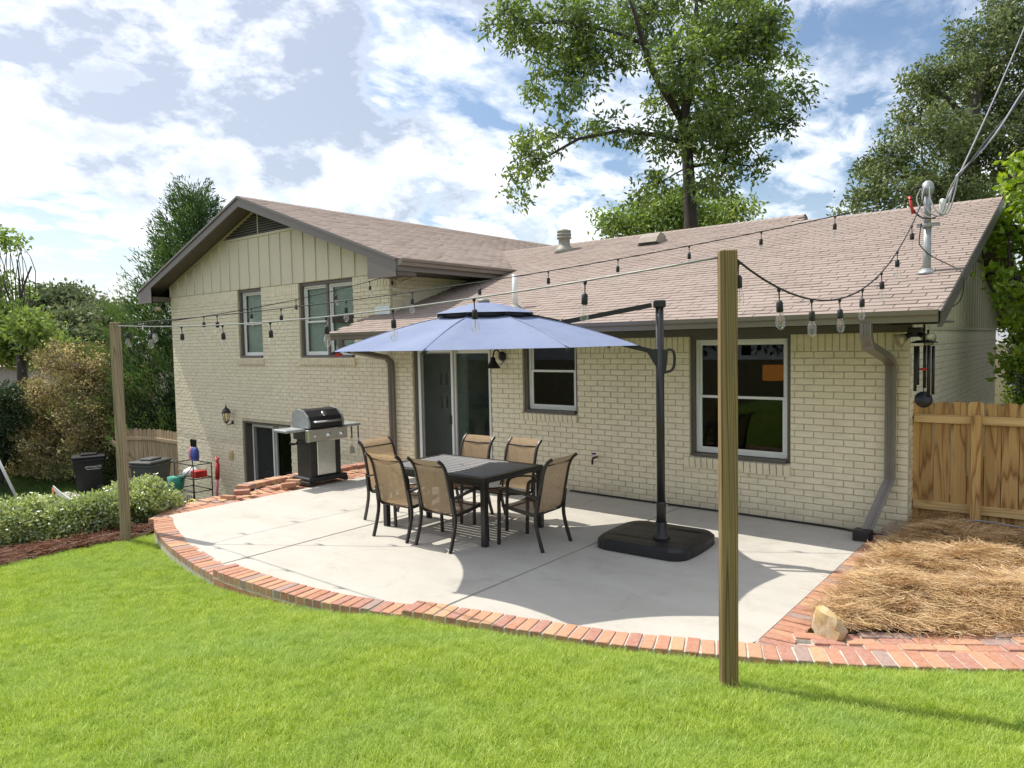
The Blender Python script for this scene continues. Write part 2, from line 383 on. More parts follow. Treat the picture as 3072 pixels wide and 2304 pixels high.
def leafmat(name,c1,c2,c3,trans=.35,gloss=.12,rough=.45,inst_var=0.,patch=None):
    def f():
        m,n=newmat(name); a=n('ShaderNodeAttribute',attribute_name='var'); oi=n('ShaderNodeObjectInfo')
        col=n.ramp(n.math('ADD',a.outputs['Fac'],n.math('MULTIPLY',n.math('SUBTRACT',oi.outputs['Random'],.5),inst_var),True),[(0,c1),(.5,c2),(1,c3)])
        if patch:
            ge=n('ShaderNodeNewGeometry'); pn=n('ShaderNodeTexNoise',{'Vector':ge.outputs['Position'],'Scale':1.3,'Detail':5,'Roughness':.65}); p2=n('ShaderNodeTexNoise',{'Vector':ge.outputs['Position'],'Scale':6.,'Detail':3})
            col=n.mix(n.ramp(pn,[(.42,0),(.72,.6)]),col,patch); col=n.mix(n.ramp(p2,[(.28,.4),(.42,0)]),col,(.20,.29,.04)); col=n.mix(n.ramp(p2,[(.62,0),(.76,.35)]),col,(.60,.62,.22))
        d=n('ShaderNodeBsdfDiffuse',{'Color':col}); hs=n('ShaderNodeHueSaturation',{'Color':col,'Saturation':1.08,'Value':1.25})
        t=n('ShaderNodeBsdfTranslucent',{'Color':hs.outputs[0]}); g=n('ShaderNodeBsdfGlossy',{'Color':(.9,.95,1,1),'Roughness':rough})
        s1=n('ShaderNodeMixShader',{0:trans,1:d,2:t}); s2=n('ShaderNodeMixShader',{0:gloss*.35,1:s1,2:g}); return finish(m,n,s2)
    DEF[name]=f
leafmat('leaf_tree',(.065,.11,.028),(.16,.235,.045),(.36,.46,.08),.45)
leafmat('leaf_oak',(.06,.09,.03),(.15,.20,.065),(.30,.34,.12),.35,.1)
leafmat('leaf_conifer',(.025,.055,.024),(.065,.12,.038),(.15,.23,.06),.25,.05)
leafmat('leaf_bright',(.16,.27,.02),(.27,.40,.03),(.40,.50,.05),.45)
leafmat('leaf_mid',(.10,.18,.04),(.21,.31,.06),(.40,.48,.12),.4)
leafmat('leaf_far',(.07,.11,.055),(.15,.19,.08),(.25,.28,.12),.3)
leafmat('leaf_rust',(.15,.095,.06),(.34,.32,.11),(.80,.64,.36),.42)
leafmat('leaf_azalea',(.13,.20,.045),(.38,.47,.11),(.70,.74,.32),.4,.5,.35)
leafmat('leaf_dark',(.02,.042,.014),(.038,.07,.022),(.065,.10,.03),.3)
leafmat('grass_blade',(.22,.33,.02),(.39,.53,.06),(.64,.70,.19),.36,.06,.45,.7,(.36,.50,.16))
leafmat('grass_shade',(.05,.10,.02),(.08,.14,.03),(.11,.17,.04),.3,.03)  # blade greens darkened: shade of the lower yard put into the colour
leafmat('straw',(.30,.155,.07),(.54,.35,.16),(.80,.61,.34),.12,.12,.45,.35)
leafmat('straw_dark',(.10,.042,.024),(.17,.075,.04),(.27,.14,.075),.1,.05)
def _soil():
    m,n=newmat('lawn_soil'); g=n('ShaderNodeNewGeometry'); a=n('ShaderNodeTexNoise',{'Vector':g.outputs['Position'],'Scale':3.,'Detail':8,'Roughness':.7})
    b=n('ShaderNodeTexNoise',{'Vector':g.outputs['Position'],'Scale':90.,'Detail':4})
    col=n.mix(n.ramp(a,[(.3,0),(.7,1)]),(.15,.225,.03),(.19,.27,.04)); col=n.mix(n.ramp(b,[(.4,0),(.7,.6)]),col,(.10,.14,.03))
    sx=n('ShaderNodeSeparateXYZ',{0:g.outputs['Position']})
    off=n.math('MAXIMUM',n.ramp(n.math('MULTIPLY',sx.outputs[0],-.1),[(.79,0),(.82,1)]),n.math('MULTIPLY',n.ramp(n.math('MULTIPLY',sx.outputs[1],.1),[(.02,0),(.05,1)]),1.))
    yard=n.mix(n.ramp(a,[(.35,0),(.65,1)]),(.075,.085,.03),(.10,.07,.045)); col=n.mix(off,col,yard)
    return finish(m,n,n('ShaderNodeBsdfPrincipled',{'Base Color':col,'Roughness':.95,'Specular IOR Level':.1}))
DEF['lawn_soil']=_soil

def glassmat(name,tint,ior=1.5,rough=0.,boost=1.):
    def f():
        m,n=newmat(name); ge=n('ShaderNodeNewGeometry'); dt=n('ShaderNodeVectorMath',{0:ge.outputs['Normal'],1:ge.outputs['Incoming']},operation='DOT_PRODUCT'); fr=n.math('ADD',.043,n.math('MULTIPLY',n.math('POWER',n.math('SUBTRACT',1.,n.math('ABSOLUTE',dt.outputs['Value'])),5.),.95)); t=n('ShaderNodeBsdfTransparent',{'Color':(*tint,1)}); g=n('ShaderNodeBsdfGlossy',{'Color':(.95,.97,1,1),'Roughness':rough})
        return finish(m,n,n('ShaderNodeMixShader',{0:n.math('MULTIPLY',fr,boost,True),1:t,2:g}))
    DEF[name]=f
glassmat('window_glass',(.74,.79,.76),1.5,0.,.45); glassmat('bulb_glass',(.97,.97,.95),1.5,.02,2.2); glassmat('lens_glass',(.95,.9,.75),1.45,.15,1.5)
def _screen():
    m,n=newmat('screen_mesh'); d=n('ShaderNodeBsdfDiffuse',{'Color':(.10,.105,.10,1)}); t=n('ShaderNodeBsdfTransparent',{})
    return finish(m,n,n('ShaderNodeMixShader',{0:.22,1:t,2:d}))
DEF['screen_mesh']=_screen
def _net():
    m,n=newmat('net_mesh'); d=n('ShaderNodeBsdfDiffuse',{'Color':(.03,.03,.03,1)}); t=n('ShaderNodeBsdfTransparent',{})
    return finish(m,n,n('ShaderNodeMixShader',{0:.45,1:t,2:d}))
DEF['net_mesh']=_net
def _sling(name,c1,c2):
    def f():
        m,n=newmat(name); tc=n('ShaderNodeTexCoord'); O=tc.outputs['Object']
        mp=n('ShaderNodeMapping',{0:O,'Scale':(1,6,10)}); a=n('ShaderNodeTexNoise',{'Vector':mp,'Scale':16.,'Detail':6,'Roughness':.7}); mpb=n('ShaderNodeMapping',{0:O,'Scale':(14,1,1)}); b=n('ShaderNodeTexNoise',{'Vector':mpb,'Scale':14.,'Detail':4})
        col=n.mix(n.ramp(n.math('MULTIPLY',n.math('ADD',a.outputs[0],b.outputs[0]),.5),[(.40,0),(.6,1)]),c1,c2)
        d=n('ShaderNodeBsdfDiffuse',{'Color':col}); hs=n('ShaderNodeHueSaturation',{'Color':col,'Saturation':1.25,'Value':1.3}); t=n('ShaderNodeBsdfTranslucent',{'Color':hs.outputs[0]})
        s=n('ShaderNodeMixShader',{0:.45,1:d,2:t}); tr=n('ShaderNodeBsdfTransparent',{}); return finish(m,n,n('ShaderNodeMixShader',{0:.10,1:s,2:tr}))
    return f
DEF['sling']=_sling('sling',(.55,.43,.30),(.40,.29,.19))
DEF['sling_seat']=_sling('sling_seat',(.20,.14,.10),(.14,.10,.07))
def _lampemit():
    m,n=newmat('lamp_lit'); return finish(m,n,n('ShaderNodeEmission',{'Color':(1,.30,.04,1),'Strength':.07}))
DEF['lamp_lit']=_lampemit

def _fabric():
    m,n=newmat('umbrella_fabric'); g=n('ShaderNodeNewGeometry'); tc=n('ShaderNodeTexCoord')
    a=n('ShaderNodeTexNoise',{'Vector':g.outputs['Position'],'Scale':2.2,'Detail':5,'Roughness':.6}); b=n('ShaderNodeTexNoise',{'Vector':g.outputs['Position'],'Scale':420.,'Detail':2})
    col=n.mix(n.ramp(a,[(.35,0),(.68,1)]),(.25,.295,.425),(.215,.26,.405)); col=n.mix(n.ramp(b,[(.4,0),(.7,.12)]),col,(.4,.44,.56))
    d=n('ShaderNodeBsdfPrincipled',{'Base Color':col,'Roughness':.85,'Specular IOR Level':.15}); t=n('ShaderNodeBsdfTranslucent',{'Color':col})
    w=n('ShaderNodeTexNoise',{'Vector':g.outputs['Position'],'Scale':7.,'Detail':3}); bp=n('ShaderNodeBump',{'Height':w.outputs[0],'Strength':.35,'Distance':.03}); m.node_tree.links.new(bp.outputs[0],d.inputs['Normal'])
    return finish(m,n,n('ShaderNodeMixShader',{0:.12,1:d,2:t}))
DEF['umbrella_fabric']=_fabric
# ------------------------------------------------------------------ terrain
EDGE=spline([(-8.10,-4.56),(-7.45,-4.83),(-6.4,-5.11),(-5.2,-5.30),(-4.23,-5.29),(-3.45,-5.19),(-2.7,-5.00),(-1.75,-4.78),(-1.0,-4.58),(-.25,-4.28),(.13,-4.10),(.64,-3.83),(1.28,-3.43),(2.4,-2.6),(3.6,-1.6)],10)
EDGE=np.array(EDGE)
def edge_y(x): return np.interp(x,EDGE[:,0],EDGE[:,1])
def sst(t): t=np.clip(t,0,1); return t*t*(3-2*t)
LOW=-1.68
def ground(x,y):
    x=np.asarray(x,float); y=np.asarray(y,float)
    d=np.maximum(edge_y(np.clip(x,-8.1,3.6))-y,0)
    base=np.interp(x,[-8.1,-5.2,-3.4,-2.7,0,1.3,3.6],[-.19,-.12,-.04,.015,.05,.07,.15])
    z=base+(.22*(1-np.exp(-d/.7))+.09*np.minimum(d,6))*np.interp(x,[-8.1,-6,-1.5],[.12,.4,1.])
    inside=(y>edge_y(np.clip(x,-8.1,3.6)))&(x>-8.15)
    z=np.where(inside,np.where(x>-.15,-.06,-.14),z)
    left=-.17+.025*np.clip(-4.6-y,0,4)
    t=sst((-8.1-x)/3.6); zl=left*(1-t)+LOW*t
    zl=np.where(y>-3.6,np.where(x<-9.15,np.minimum(zl,LOW),-.14),zl)
    z=np.where(x<-8.15,zl,z)
    return z
def axis(fine0,fine1,st,lo,hi):
    a=list(np.arange(fine0,fine1+1e-6,st)); s=st; v=fine1
    while v<hi: s*=1.25; v+=s; a.append(min(v,hi))
    s=st; v=fine0
    while v>lo: s*=1.25; v-=s; a.insert(0,max(v,lo))
    return np.array(a)
gx=axis(-13,4,.12,-180,160); gy=axis(-9.5,.6,.12,-120,300)
X,Y=np.meshgrid(gx,gy,indexing='ij'); Zg=ground(X,Y)
V=np.stack([X,Y,Zg],-1).reshape(-1,3); ni,nj=len(gx),len(gy)
i,j=np.meshgrid(np.arange(ni-1),np.arange(nj-1),indexing='ij'); q=(i*nj+j).ravel()
F=np.stack([q,q+nj,q+nj+1,q+1],-1)
lawn=np_mesh('lawn',V,F,'lawn_soil',smooth=True); tag(lawn,'bright green lawn sloping down to the patio',kind='structure')
# sheets a little above the ground: mulch and straw beds
def sheet(name,poly,mat,dz,step,zf,label,bump=.0,kind='structure'):
    P=np.array(poly); xs=np.arange(P[:,0].min(),P[:,0].max()+step,step); ys=np.arange(P[:,1].min(),P[:,1].max()+step,step)
    def inside(x,y):
        c=np.zeros(x.shape,bool); n=len(P)
        for a in range(n):
            x1,y1=P[a];x2,y2=P[(a+1)%n]
            with np.errstate(divide='ignore',invalid='ignore'): c^=((y1>y)!=(y2>y))&(x<(x2-x1)*(y-y1)/(y2-y1+1e-12)+x1)
        return c
    X,Y=np.meshgrid(xs,ys,indexing='ij'); Z=zf(X,Y)+dz+bump*RNG.random(X.shape)
    ni,nj=len(xs),len(ys); i,j=np.meshgrid(np.arange(ni-1),np.arange(nj-1),indexing='ij'); keep=inside(X[:-1,:-1]+step/2,Y[:-1,:-1]+step/2).ravel()
    q=(i*nj+j).ravel()[keep]; o=np_mesh(name,np.stack([X,Y,Z],-1).reshape(-1,3),np.stack([q,q+nj,q+nj+1,q+1],-1),mat,smooth=True)
    tag(o,label,kind=kind); return o,inside
BEDL=[(-8.02,-4.50),(-8.0,-5.3),(-7.93,-5.9),(-7.85,-6.5),(-7.6,-7.6),(-12.5,-9.0),(-12.5,-3.7),(-8.4,-3.7),(-8.12,-4.35)]
mulch,inL=sheet('mulch_bed',BEDL,'dirt',.015,.1,ground,'dark pine straw mulch bed under the hedge',.02)
def strawz(x,y):
    x=np.asarray(x,float); y=np.asarray(y,float)
    d=np.minimum(np.minimum((x+.05)/.35,1.),np.minimum((y+3.50-.60*x)/.45,1.)); d=np.clip(d,0,1)
    return .08+.11*sst(d)+.04*np.sin(x*5.1+y*2.3)*d+.04*np.sin(y*6.7-x*3.)*d
BEDR=[(-.06,-3.15),(.17,-3.30),(.6,-3.06),(1.2,-2.74),(2.4,-1.98),(3.6,-1.2),(3.6,.23),(0.0,.23),(-.02,-.1)]
bed2,inR=sheet('pine_straw_bed',BEDR,'dirt',-.03,.08,strawz,'raised pine straw bed beside the patio')
LOWY=[(-45,-14),(-12.6,-14),(-12.6,-3.0),(-9.3,-3.0),(-9.3,0),(-16.8,0),(-45,1)]
# ------------------------------------------------------------------ scattered blades (stuff) through geometry nodes
def scatter(name,pts,rotz,scl,tilt,proto_meshes,label,group=None):
    """points with attributes -> instances of a few clump meshes; one stuff object"""
    me=bpy.data.meshes.new(name); n=len(pts); me.vertices.add(n); me.vertices.foreach_set('co',pts.astype(np.float32).ravel())
    r=me.attributes.new('rot','FLOAT_VECTOR','POINT'); r.data.foreach_set('vector',np.stack([tilt[:,0],tilt[:,1],rotz],-1).astype(np.float32).ravel())
    s=me.attributes.new('scl','FLOAT','POINT'); s.data.foreach_set('value',scl.astype(np.float32))
    k=me.attributes.new('pick','INT','POINT'); k.data.foreach_set('value',RNG.integers(0,len(proto_meshes),n).astype(np.int32))
    o=bpy.data.objects.new(name,me); put(o,None); tag(o,label,kind='stuff')
    ng=bpy.data.node_groups.new(name,'GeometryNodeTree'); ng.interface.new_socket('Geometry',in_out='INPUT',socket_type='NodeSocketGeometry'); ng.interface.new_socket('Geometry',in_out='OUTPUT',socket_type='NodeSocketGeometry')
    L=ng.links.new; nn=ng.nodes.new; gi=nn('NodeGroupInput'); go=nn('NodeGroupOutput')
    g2i=nn('GeometryNodeGeometryToInstance')
    for pm in reversed(proto_meshes):
        po=bpy.data.objects.new(name+'_clump',pm)   # unlinked source object
        oi=nn('GeometryNodeObjectInfo'); oi.inputs[0].default_value=po; oi.inputs['As Instance'].default_value=True; L(oi.outputs['Geometry'],g2i.inputs[0])
    m2p=nn('GeometryNodeMeshToPoints'); L(gi.outputs[0],m2p.inputs[0]); ip=nn('GeometryNodeInstanceOnPoints'); L(m2p.outputs[0],ip.inputs['Points'])
    L(g2i.outputs[0],ip.inputs['Instance']); ip.inputs['Pick Instance'].default_value=True
    def attr(nm,ty):
        a=nn('GeometryNodeInputNamedAttribute'); a.data_type=ty; a.inputs[0].default_value=nm; return a.outputs[0]
    L(attr('pick','INT'),ip.inputs['Instance Index']); L(attr('rot','FLOAT_VECTOR'),ip.inputs['Rotation']); L(attr('scl','FLOAT'),ip.inputs['Scale'])
    L(ip.outputs[0],go.inputs[0]); md=o.modifiers.new('scatter','NODES'); md.node_group=ng; return o
def blades(name,nb,rad,h,w,mat,lean=.5,seg=2,flat=0.,curl=0.):
    V=[];F=[];var=[]
    for b in range(nb):
        a=random.random()*6.283; r=rad*math.sqrt(random.random()); o=np.array([r*math.cos(a),r*math.sin(a),-.004])
        hh=h*random.uniform(.55,1.1); th=random.random()*6.283; ld=np.array([math.cos(th),math.sin(th),0.]); sd=np.array([-ld[1],ld[0],0.]); le=lean*random.uniform(.2,1.2); base=len(V); tone=random.random()
        for s in range(seg+1):
            t=s/seg; c=o+ld*le*hh*t*t*1.1+np.array([0,0,hh*(t-.25*le*t*t)]); ww=w*(1-t*.85)/2
            V+= [c-sd*ww,c+sd*ww]
        for s in range(seg): F.append((base+2*s,base+2*s+1,base+2*s+3,base+2*s+2)); var.append(tone)
    me=bpy.data.meshes.new(name); me.from_pydata([tuple(v) for v in V],[],F); at_=me.attributes.new('var','FLOAT','FACE'); at_.data.foreach_set('value',np.array(var,np.float32)); me.materials.append(M_(mat)); return me
def needles(name,nb,rad,ln,w,mat):
    """a loose handful of long curved needles lying in a mat"""
    V=[];F=[];var=[]
    th0=random.random()*6.283
    for b in range(nb):
        th=th0+random.gauss(0,.55); d=np.array([math.cos(th),math.sin(th),0]); sd=np.array([-d[1],d[0],0]); L=ln*random.uniform(.5,1.15)
        o=np.array([random.gauss(0,rad),random.gauss(0,rad),random.uniform(0,.035)]); cu=random.gauss(0,.22)*L; li=random.uniform(-.02,.10)*L*(3 if random.random()<.06 else 1); base=len(V); tone=min(1,max(0,random.gauss(.5,.25)))
        for s in range(4):
            t=s/3; c=o+d*L*(t-.5)+sd*cu*(t-.5)**2*4+np.array([0,0,li*t]); V+=[c-sd*w/2-np.array([0,0,w*.3]),c+sd*w/2+np.array([0,0,w*.3])]
        for s in range(3): F.append((base+2*s,base+2*s+1,base+2*s+3,base+2*s+2)); var.append(tone)
    me=bpy.data.meshes.new(name); me.from_pydata([tuple(v) for v in V],[],F); at_=me.attributes.new('var','FLOAT','FACE'); at_.data.foreach_set('value',np.array(var,np.float32)); me.materials.append(M_(mat)); return me
def lawn_points():
    out=[]
    for (x0,x1,y0,y1,dens) in ((-8.1,4.2,-9.4,-3.0,720),(-11,8,-13,-9.4,60),(4.2,9,-9.4,-1,60)):
        n=int((x1-x0)*(y1-y0)*dens); p=np.stack([RNG.uniform(x0,x1,n),RNG.uniform(y0,y1,n)],-1)
        ey=edge_y(np.clip(p[:,0],-8.1,3.6)); ok=(p[:,1]<ey-.015+.012*np.sin(p[:,0]*23))&~inL(p[:,0],p[:,1])
        lx=np.interp(p[:,1],[-9,-7.6,-6.5,-5.9,-5.3,-4.5],[-7.4,-7.6,-7.85,-7.93,-8.0,-8.05]); ok&=(p[:,0]>lx+.03*np.sin(p[:,1]*11))
        for (cx,cy) in ((.02,-5.06),(-7.95,-4.98)): ok&=(np.abs(p[:,0]-cx)+np.abs(p[:,1]-cy)>.11)
        out.append(p[ok])
    return np.concatenate(out)
gp=lawn_points(); gz_=ground(gp[:,0],gp[:,1]); n=len(gp)
patch=.5+.5*np.sin(gp[:,0]*2.1+np.sin(gp[:,1]*1.7)*1.5)*np.sin(gp[:,1]*2.6+.7*np.sin(gp[:,0]*3.1))
scatter('grass',np.c_[gp,gz_],RNG.random(n)*6.283,RNG.uniform(.65,1.15,n)*(.92+.16*patch),RNG.normal(0,.12,(n,2)),
        [blades('grass_blades',40,.06,.042,.0031,'grass_blade',.85) for k in range(6)],'short bright green turf grass of the sloping lawn')
# lower yard turf, its shade put into the blade colour
n=16000; p=np.stack([RNG.uniform(-30,-12.4,n),RNG.uniform(-9,-.4,n)],-1); p=p[(p[:,0]<-12.6)]
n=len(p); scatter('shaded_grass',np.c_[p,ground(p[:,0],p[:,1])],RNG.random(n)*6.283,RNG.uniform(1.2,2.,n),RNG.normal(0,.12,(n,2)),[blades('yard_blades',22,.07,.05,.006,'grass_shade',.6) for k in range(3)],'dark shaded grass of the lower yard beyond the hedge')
# pine straw: raised bed right of the patio, and under the hedge
n=5200; p=np.stack([RNG.uniform(-.15,3.6,n),RNG.uniform(-3.45,.2,n)],-1); p=p[inR(p[:,0],p[:,1])]; n=len(p)
scatter('pine_straw',np.c_[p,strawz(p[:,0],p[:,1])+RNG.uniform(-.02,.03,n)],RNG.random(n)*6.283,RNG.uniform(.7,1.15,n),RNG.normal(0,.18,(n,2)),[needles('straw_needles',38,.055,.22,.0024,'straw') for k in range(7)],'golden pine straw heaped in the bed beside the patio')
n=5200; p=np.stack([RNG.uniform(-12,-7.5,n),RNG.uniform(-8,-3.7,n)],-1); p=p[inL(p[:,0],p[:,1])]; n=len(p)
scatter('brown_pine_straw',np.c_[p,ground(p[:,0],p[:,1])+.02],RNG.random(n)*6.283,RNG.uniform(.7,1.2,n),RNG.normal(0,.15,(n,2)),[needles('straw_needles',20,.06,.22,.004,'straw_dark') for k in range(5)],'dark brown pine straw lying under the hedge')
# ------------------------------------------------------------------ patio slab, three panels with open joints
patio=bpy.data.objects.new('patio',None); put(patio,None); tag(patio,'pale concrete patio slab in front of the house',kind='structure')
INN=spline([(-8.04,-4.33),(-7.45,-4.57),(-6.4,-4.90),(-5.3,-5.07),(-4.2,-5.06),(-3.4,-4.96),(-2.7,-4.78),(-1.75,-4.55),(-1.0,-4.35),(-.34,-4.08)],8); INN=np.array(INN)
def slab(x0,x1):
    xs=np.linspace(x0,x1,14); front=[(x,np.interp(x,INN[:,0],INN[:,1])-.015) for x in xs]
    poly=front+[(x1,-.012),(x0,-.012)]; m=MB().prism(poly,-.12,-.006)
    # eased edge: a slightly smaller cap
    c=np.mean(poly,0); cap=[(x+(.006 if x<c[0] else -.006),y+(.006 if y<c[1] else -.006)) for x,y in poly]; m.prism(cap,-.006,0.)
    return m.build('slab','concrete',patio)
for a,b in ((-8.14,-5.459),(-5.441,-2.709),(-2.691,-.315)): slab(a,b)
# ------------------------------------------------------------------ brick edging along the lawn
def brick_mesh(l,w,h,seed=0,name='brick',mat='paver'):
    m=MB(); m.bbox((-l/2,-w/2,-h),(l/2,w/2,0),.004); rr=random.Random(seed)
    m.v=[(x+rr.uniform(-.0015,.0015),y+rr.uniform(-.0015,.0015),z+rr.uniform(-.001,.001)) for x,y,z in m.v]; return m.mesh(name,mat)
PB=[brick_mesh(.232,.088,.075,s) for s in range(5)]
def walk(path,step):
    P=np.array(path,float); d=np.r_[0,np.cumsum(np.hypot(*np.diff(P,axis=0).T))]; s=np.arange(step/2,d[-1],step); x=np.interp(s,d,P[:,0]); y=np.interp(s,d,P[:,1]); x2=np.interp(s+.02,d,P[:,0]); y2=np.interp(s+.02,d,P[:,1]); x1=np.interp(s-.02,d,P[:,0]); y1=np.interp(s-.02,d,P[:,1])
    return [(a,b,math.atan2(f-e,c-g)) for a,b,c,f,g,e in zip(x,y,x2,y2,x1,y1)]
edging=thing('brick_edging','curved red brick edging between the lawn and the patio','edging',(-3,-5,0))
def off_(o,p): return (p[0]-o.location.x,p[1]-o.location.y,p[2]-o.location.z)
mort=MB()
cur=EDGE[(EDGE[:,0]<1.75)]
for k,(x,y,a) in enumerate(walk(cur,.1035)):
    nx,ny=-math.sin(a),math.cos(a); cx,cy=x+nx*.116,y+ny*.116
    zt=.0 if x<-5.22 else (.055 if x<-2.74 else np.interp(x,[-2.74,0,1.3,3],[.10,.115,.13,.2]))
    zt+=random.uniform(-.004,.004)
    inst('brick',random.choice(PB),edging,off_(edging,(cx,cy,zt)),(random.uniform(-.015,.015),random.uniform(-.015,.015),a+math.pi/2+random.uniform(-.035,.035)))
    if -5.25<x<-2.6:   # the course below shows as stretchers
        pass
    M=Matrix.Translation((cx,cy,zt))@Matrix.Rotation(a,4,'Z'); mort.box((-.054,-.113,-.22),(.054,.113,-.010),M)
mo=mort.build('mortar_bed','mortar',edging); mo.location=(3,5,0)
low=[(x,y,a) for x,y,a in walk(EDGE[(EDGE[:,0]>-5.3)&(EDGE[:,0]<-3.2)],.232)]
LB=[brick_mesh(.222,.09,.07,s) for s in range(3)]
for x,y,a in low: inst('brick',random.choice(LB),edging,off_(edging,(x-math.sin(a)*.046,y+math.cos(a)*.046,-.035)),(0,0,a))
# header row along the right side of the slab
side=thing('brick_border','short red brick border between patio slab and straw bed','edging',(-.2,-2,0)); mb=MB()
y=-3.98
while y<-.2:
    inst('brick',random.choice(PB),side,off_(side,(-.19,y,.012+random.uniform(-.004,.004))),(0,0,random.uniform(-.04,.04))); y+=.102
mb.box((-.305,-4.03,-.1),(-.075,-.15,.002)); mo=mb.build('mortar_bed','mortar',side); mo.location=(.2,2,0)
# brick walk running off to the right
path=bpy.data.objects.new('brick_path',None); put(path,None); tag(path,'herring red brick walk running off to the right',kind='structure'); path['label']='weathered brick walk at the right of the patio'
SB=[brick_mesh(.215,.098,.07,s) for s in range(5)]; mb=MB()
for row in range(4):
    offd=.245+.052+row*.108; line=[]
    for x,y in EDGE[(EDGE[:,0]>-.42)&(EDGE[:,0]<3.4)]:
        k=np.argmin(np.hypot(EDGE[:,0]-x,EDGE[:,1]-y)); a=math.atan2(*(EDGE[min(k+1,len(EDGE)-1)]-EDGE[max(k-1,0)])[::-1]); line.append((x-math.sin(a)*offd,y+math.cos(a)*offd))
    line=np.array(line); st=.226; wl=walk(line,st)
    for k,(x,y,a) in enumerate(wl):
        x+=math.cos(a)*(.11 if row%2 else 0); y+=math.sin(a)*(.11 if row%2 else 0)
        zt=np.interp(x,[-.1,.5,1.3,3],[.03,.075,.10,.16])+random.uniform(-.01,.008)
        if x<-.045 or x>3.2: continue
        inst('brick',random.choice(SB),path,(x,y,zt),(random.uniform(-.03,.03),random.uniform(-.03,.03),a+random.uniform(-.05,.05)))
        M=Matrix.Translation((x,y,zt))@Matrix.Rotation(a,4,'Z'); mb.box((-.113,-.056,-.16),(.113,.056,-.016),M)
pe=np.array([(x,y) for x,y in EDGE if -.45<x<3.4]); mb.prism([(-.30,-3.6)]+[(x+.02,y+.2) for x,y in pe]+[(3.3,-1.1),(1.2,-2.7),(.4,-3.2)],-.1,.0); mb.build('mortar_bed','mortar',path)
# brick terrace and broken coping at the left of the slab, above the basement court
terr=thing('brick_terrace','broken brick terrace edge between patio slab and basement court','terrace',(-8.6,-2.2,0)); mb=MB()
mb.box((-8.95,-3.55,-1.75),(-8.16,-.06,-.075)); mb.box((-8.60,-4.25,-.5),(-8.16,-3.55,-.075)); o=mb.build('core','mortar',terr); o.location=(8.6,2.2,0)
y=-4.28; rr=random.Random(3)
while y<-.10:
    wid=np.interp(y,[-4.28,-3.9,-3.5,-3.2,-2.6,-1,0],[.14,.36,.42,.44,.78,.84,.84]); x=-8.155-.115
    k=0
    while x>-8.155-wid:
        broken=(-3.35<y<-2.35 and rr.random()<.33) or rr.random()<.05
        if not broken: inst('brick',PB[rr.randrange(5)],terr,off_(terr,(x,y,-.012+rr.uniform(-.01,.008)-(.03 if -3.3<y<-2.5 and k>1 else 0))),(rr.uniform(-.05,.05),rr.uniform(-.05,.05),rr.uniform(-.09,.09)))
        x-=.242; k+=1
    y+=.1
cop=[(-8.16,-4.5),(-8.5,-4.05),(-8.66,-3.6),(-8.72,-3.2),(-9.02,-2.75),(-9.10,-2.3),(-9.08,-1.5),(-9.07,-.15)]
for x,y,a in walk(spline([(*c,0) for c in cop],8),.105):
    if -3.25<y<-2.75: continue
    inst('brick',rr.choice(PB),terr,off_(terr,(x,y,np.interp(y,[-4.5,-3.4,-2.7,0],[-.02,.0,.05,.045])+rr.uniform(-.008,.008))),(rr.uniform(-.05,.05),0,a+math.pi/2+rr.uniform(-.05,.05)))
for (x,y,z,rx,rz) in ((-8.62,-2.98,.06,.15,.9),(-8.48,-3.28,.045,-.1,.3),(-8.40,-2.20,.12,0,.5),(-8.36,-2.32,.09,.1,1.2)):
    o=inst('loose_brick',PB[1],None,(x,y,z),(rx,0,rz)); tag(o,{-2.98:'slab of loose bricks tipped beside the terrace gap',-3.28:'loose brick lying flat near the slab corner',-2.2:'loose upright brick standing by the grill foot',-2.32:'loose brick leaning near the grill foot'}[y],'brick','loose bricks on the broken terrace')
# ------------------------------------------------------------------ house
house=thing('house','cream painted brick split level house with brown shingle roofs','house',(0,0,0))
CH,BL,JT=.0794,.2235,.010       # course, brick module, joint
ZS=2.07                          # underside of the soldier course on the patio wall
XL,XM,XR=-16.80,-8.45,0.0
OPEN=[(-2.59,-1.28,.69,2.28),(-5.40,-4.38,1.15,2.28),(-7.91,-6.06,-.05,2.24),
      (-13.63,-12.67,2.02,3.56),(-11.28,-9.52,2.02,3.56),(-13.65,-11.75,-1.72,.58)]
walls=[(XL,-9.0,-1.75,ZS),(-9.0,XM,-.10,ZS),(XM,XR,-.10,2.28),(XL,XM,ZS,3.57)]
def split(a,b,z0,z1):
    """x-intervals of a band free of openings"""
    iv=[(a,b)]
    for (x0,x1,y0,y1) in OPEN:
        if y1>z0+1e-4 and y0<z1-1e-4:
            nv=[]
            for s,e in iv:
                if x1<=s or x0>=e: nv.append((s,e)); continue
                if x0>s: nv.append((s,x0))
                if x1<e: nv.append((x1,e))
            iv=nv
    return iv
core=MB()
for (a,b,z0,z1) in walls:
    zs=sorted({z0,z1,*[z for o in OPEN for z in o[2:] if z0<z<z1]})
    for p,q_ in zip(zs,zs[1:]):
        for s,e in split(a,b,p,q_): core.box((s,.011,p),(e,.16,q_))
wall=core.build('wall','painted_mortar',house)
bricks=[]   # (x,z,len,height)
nlo=int((ZS+1.72)/CH); nhi=int(round((3.335-ZS)/CH))
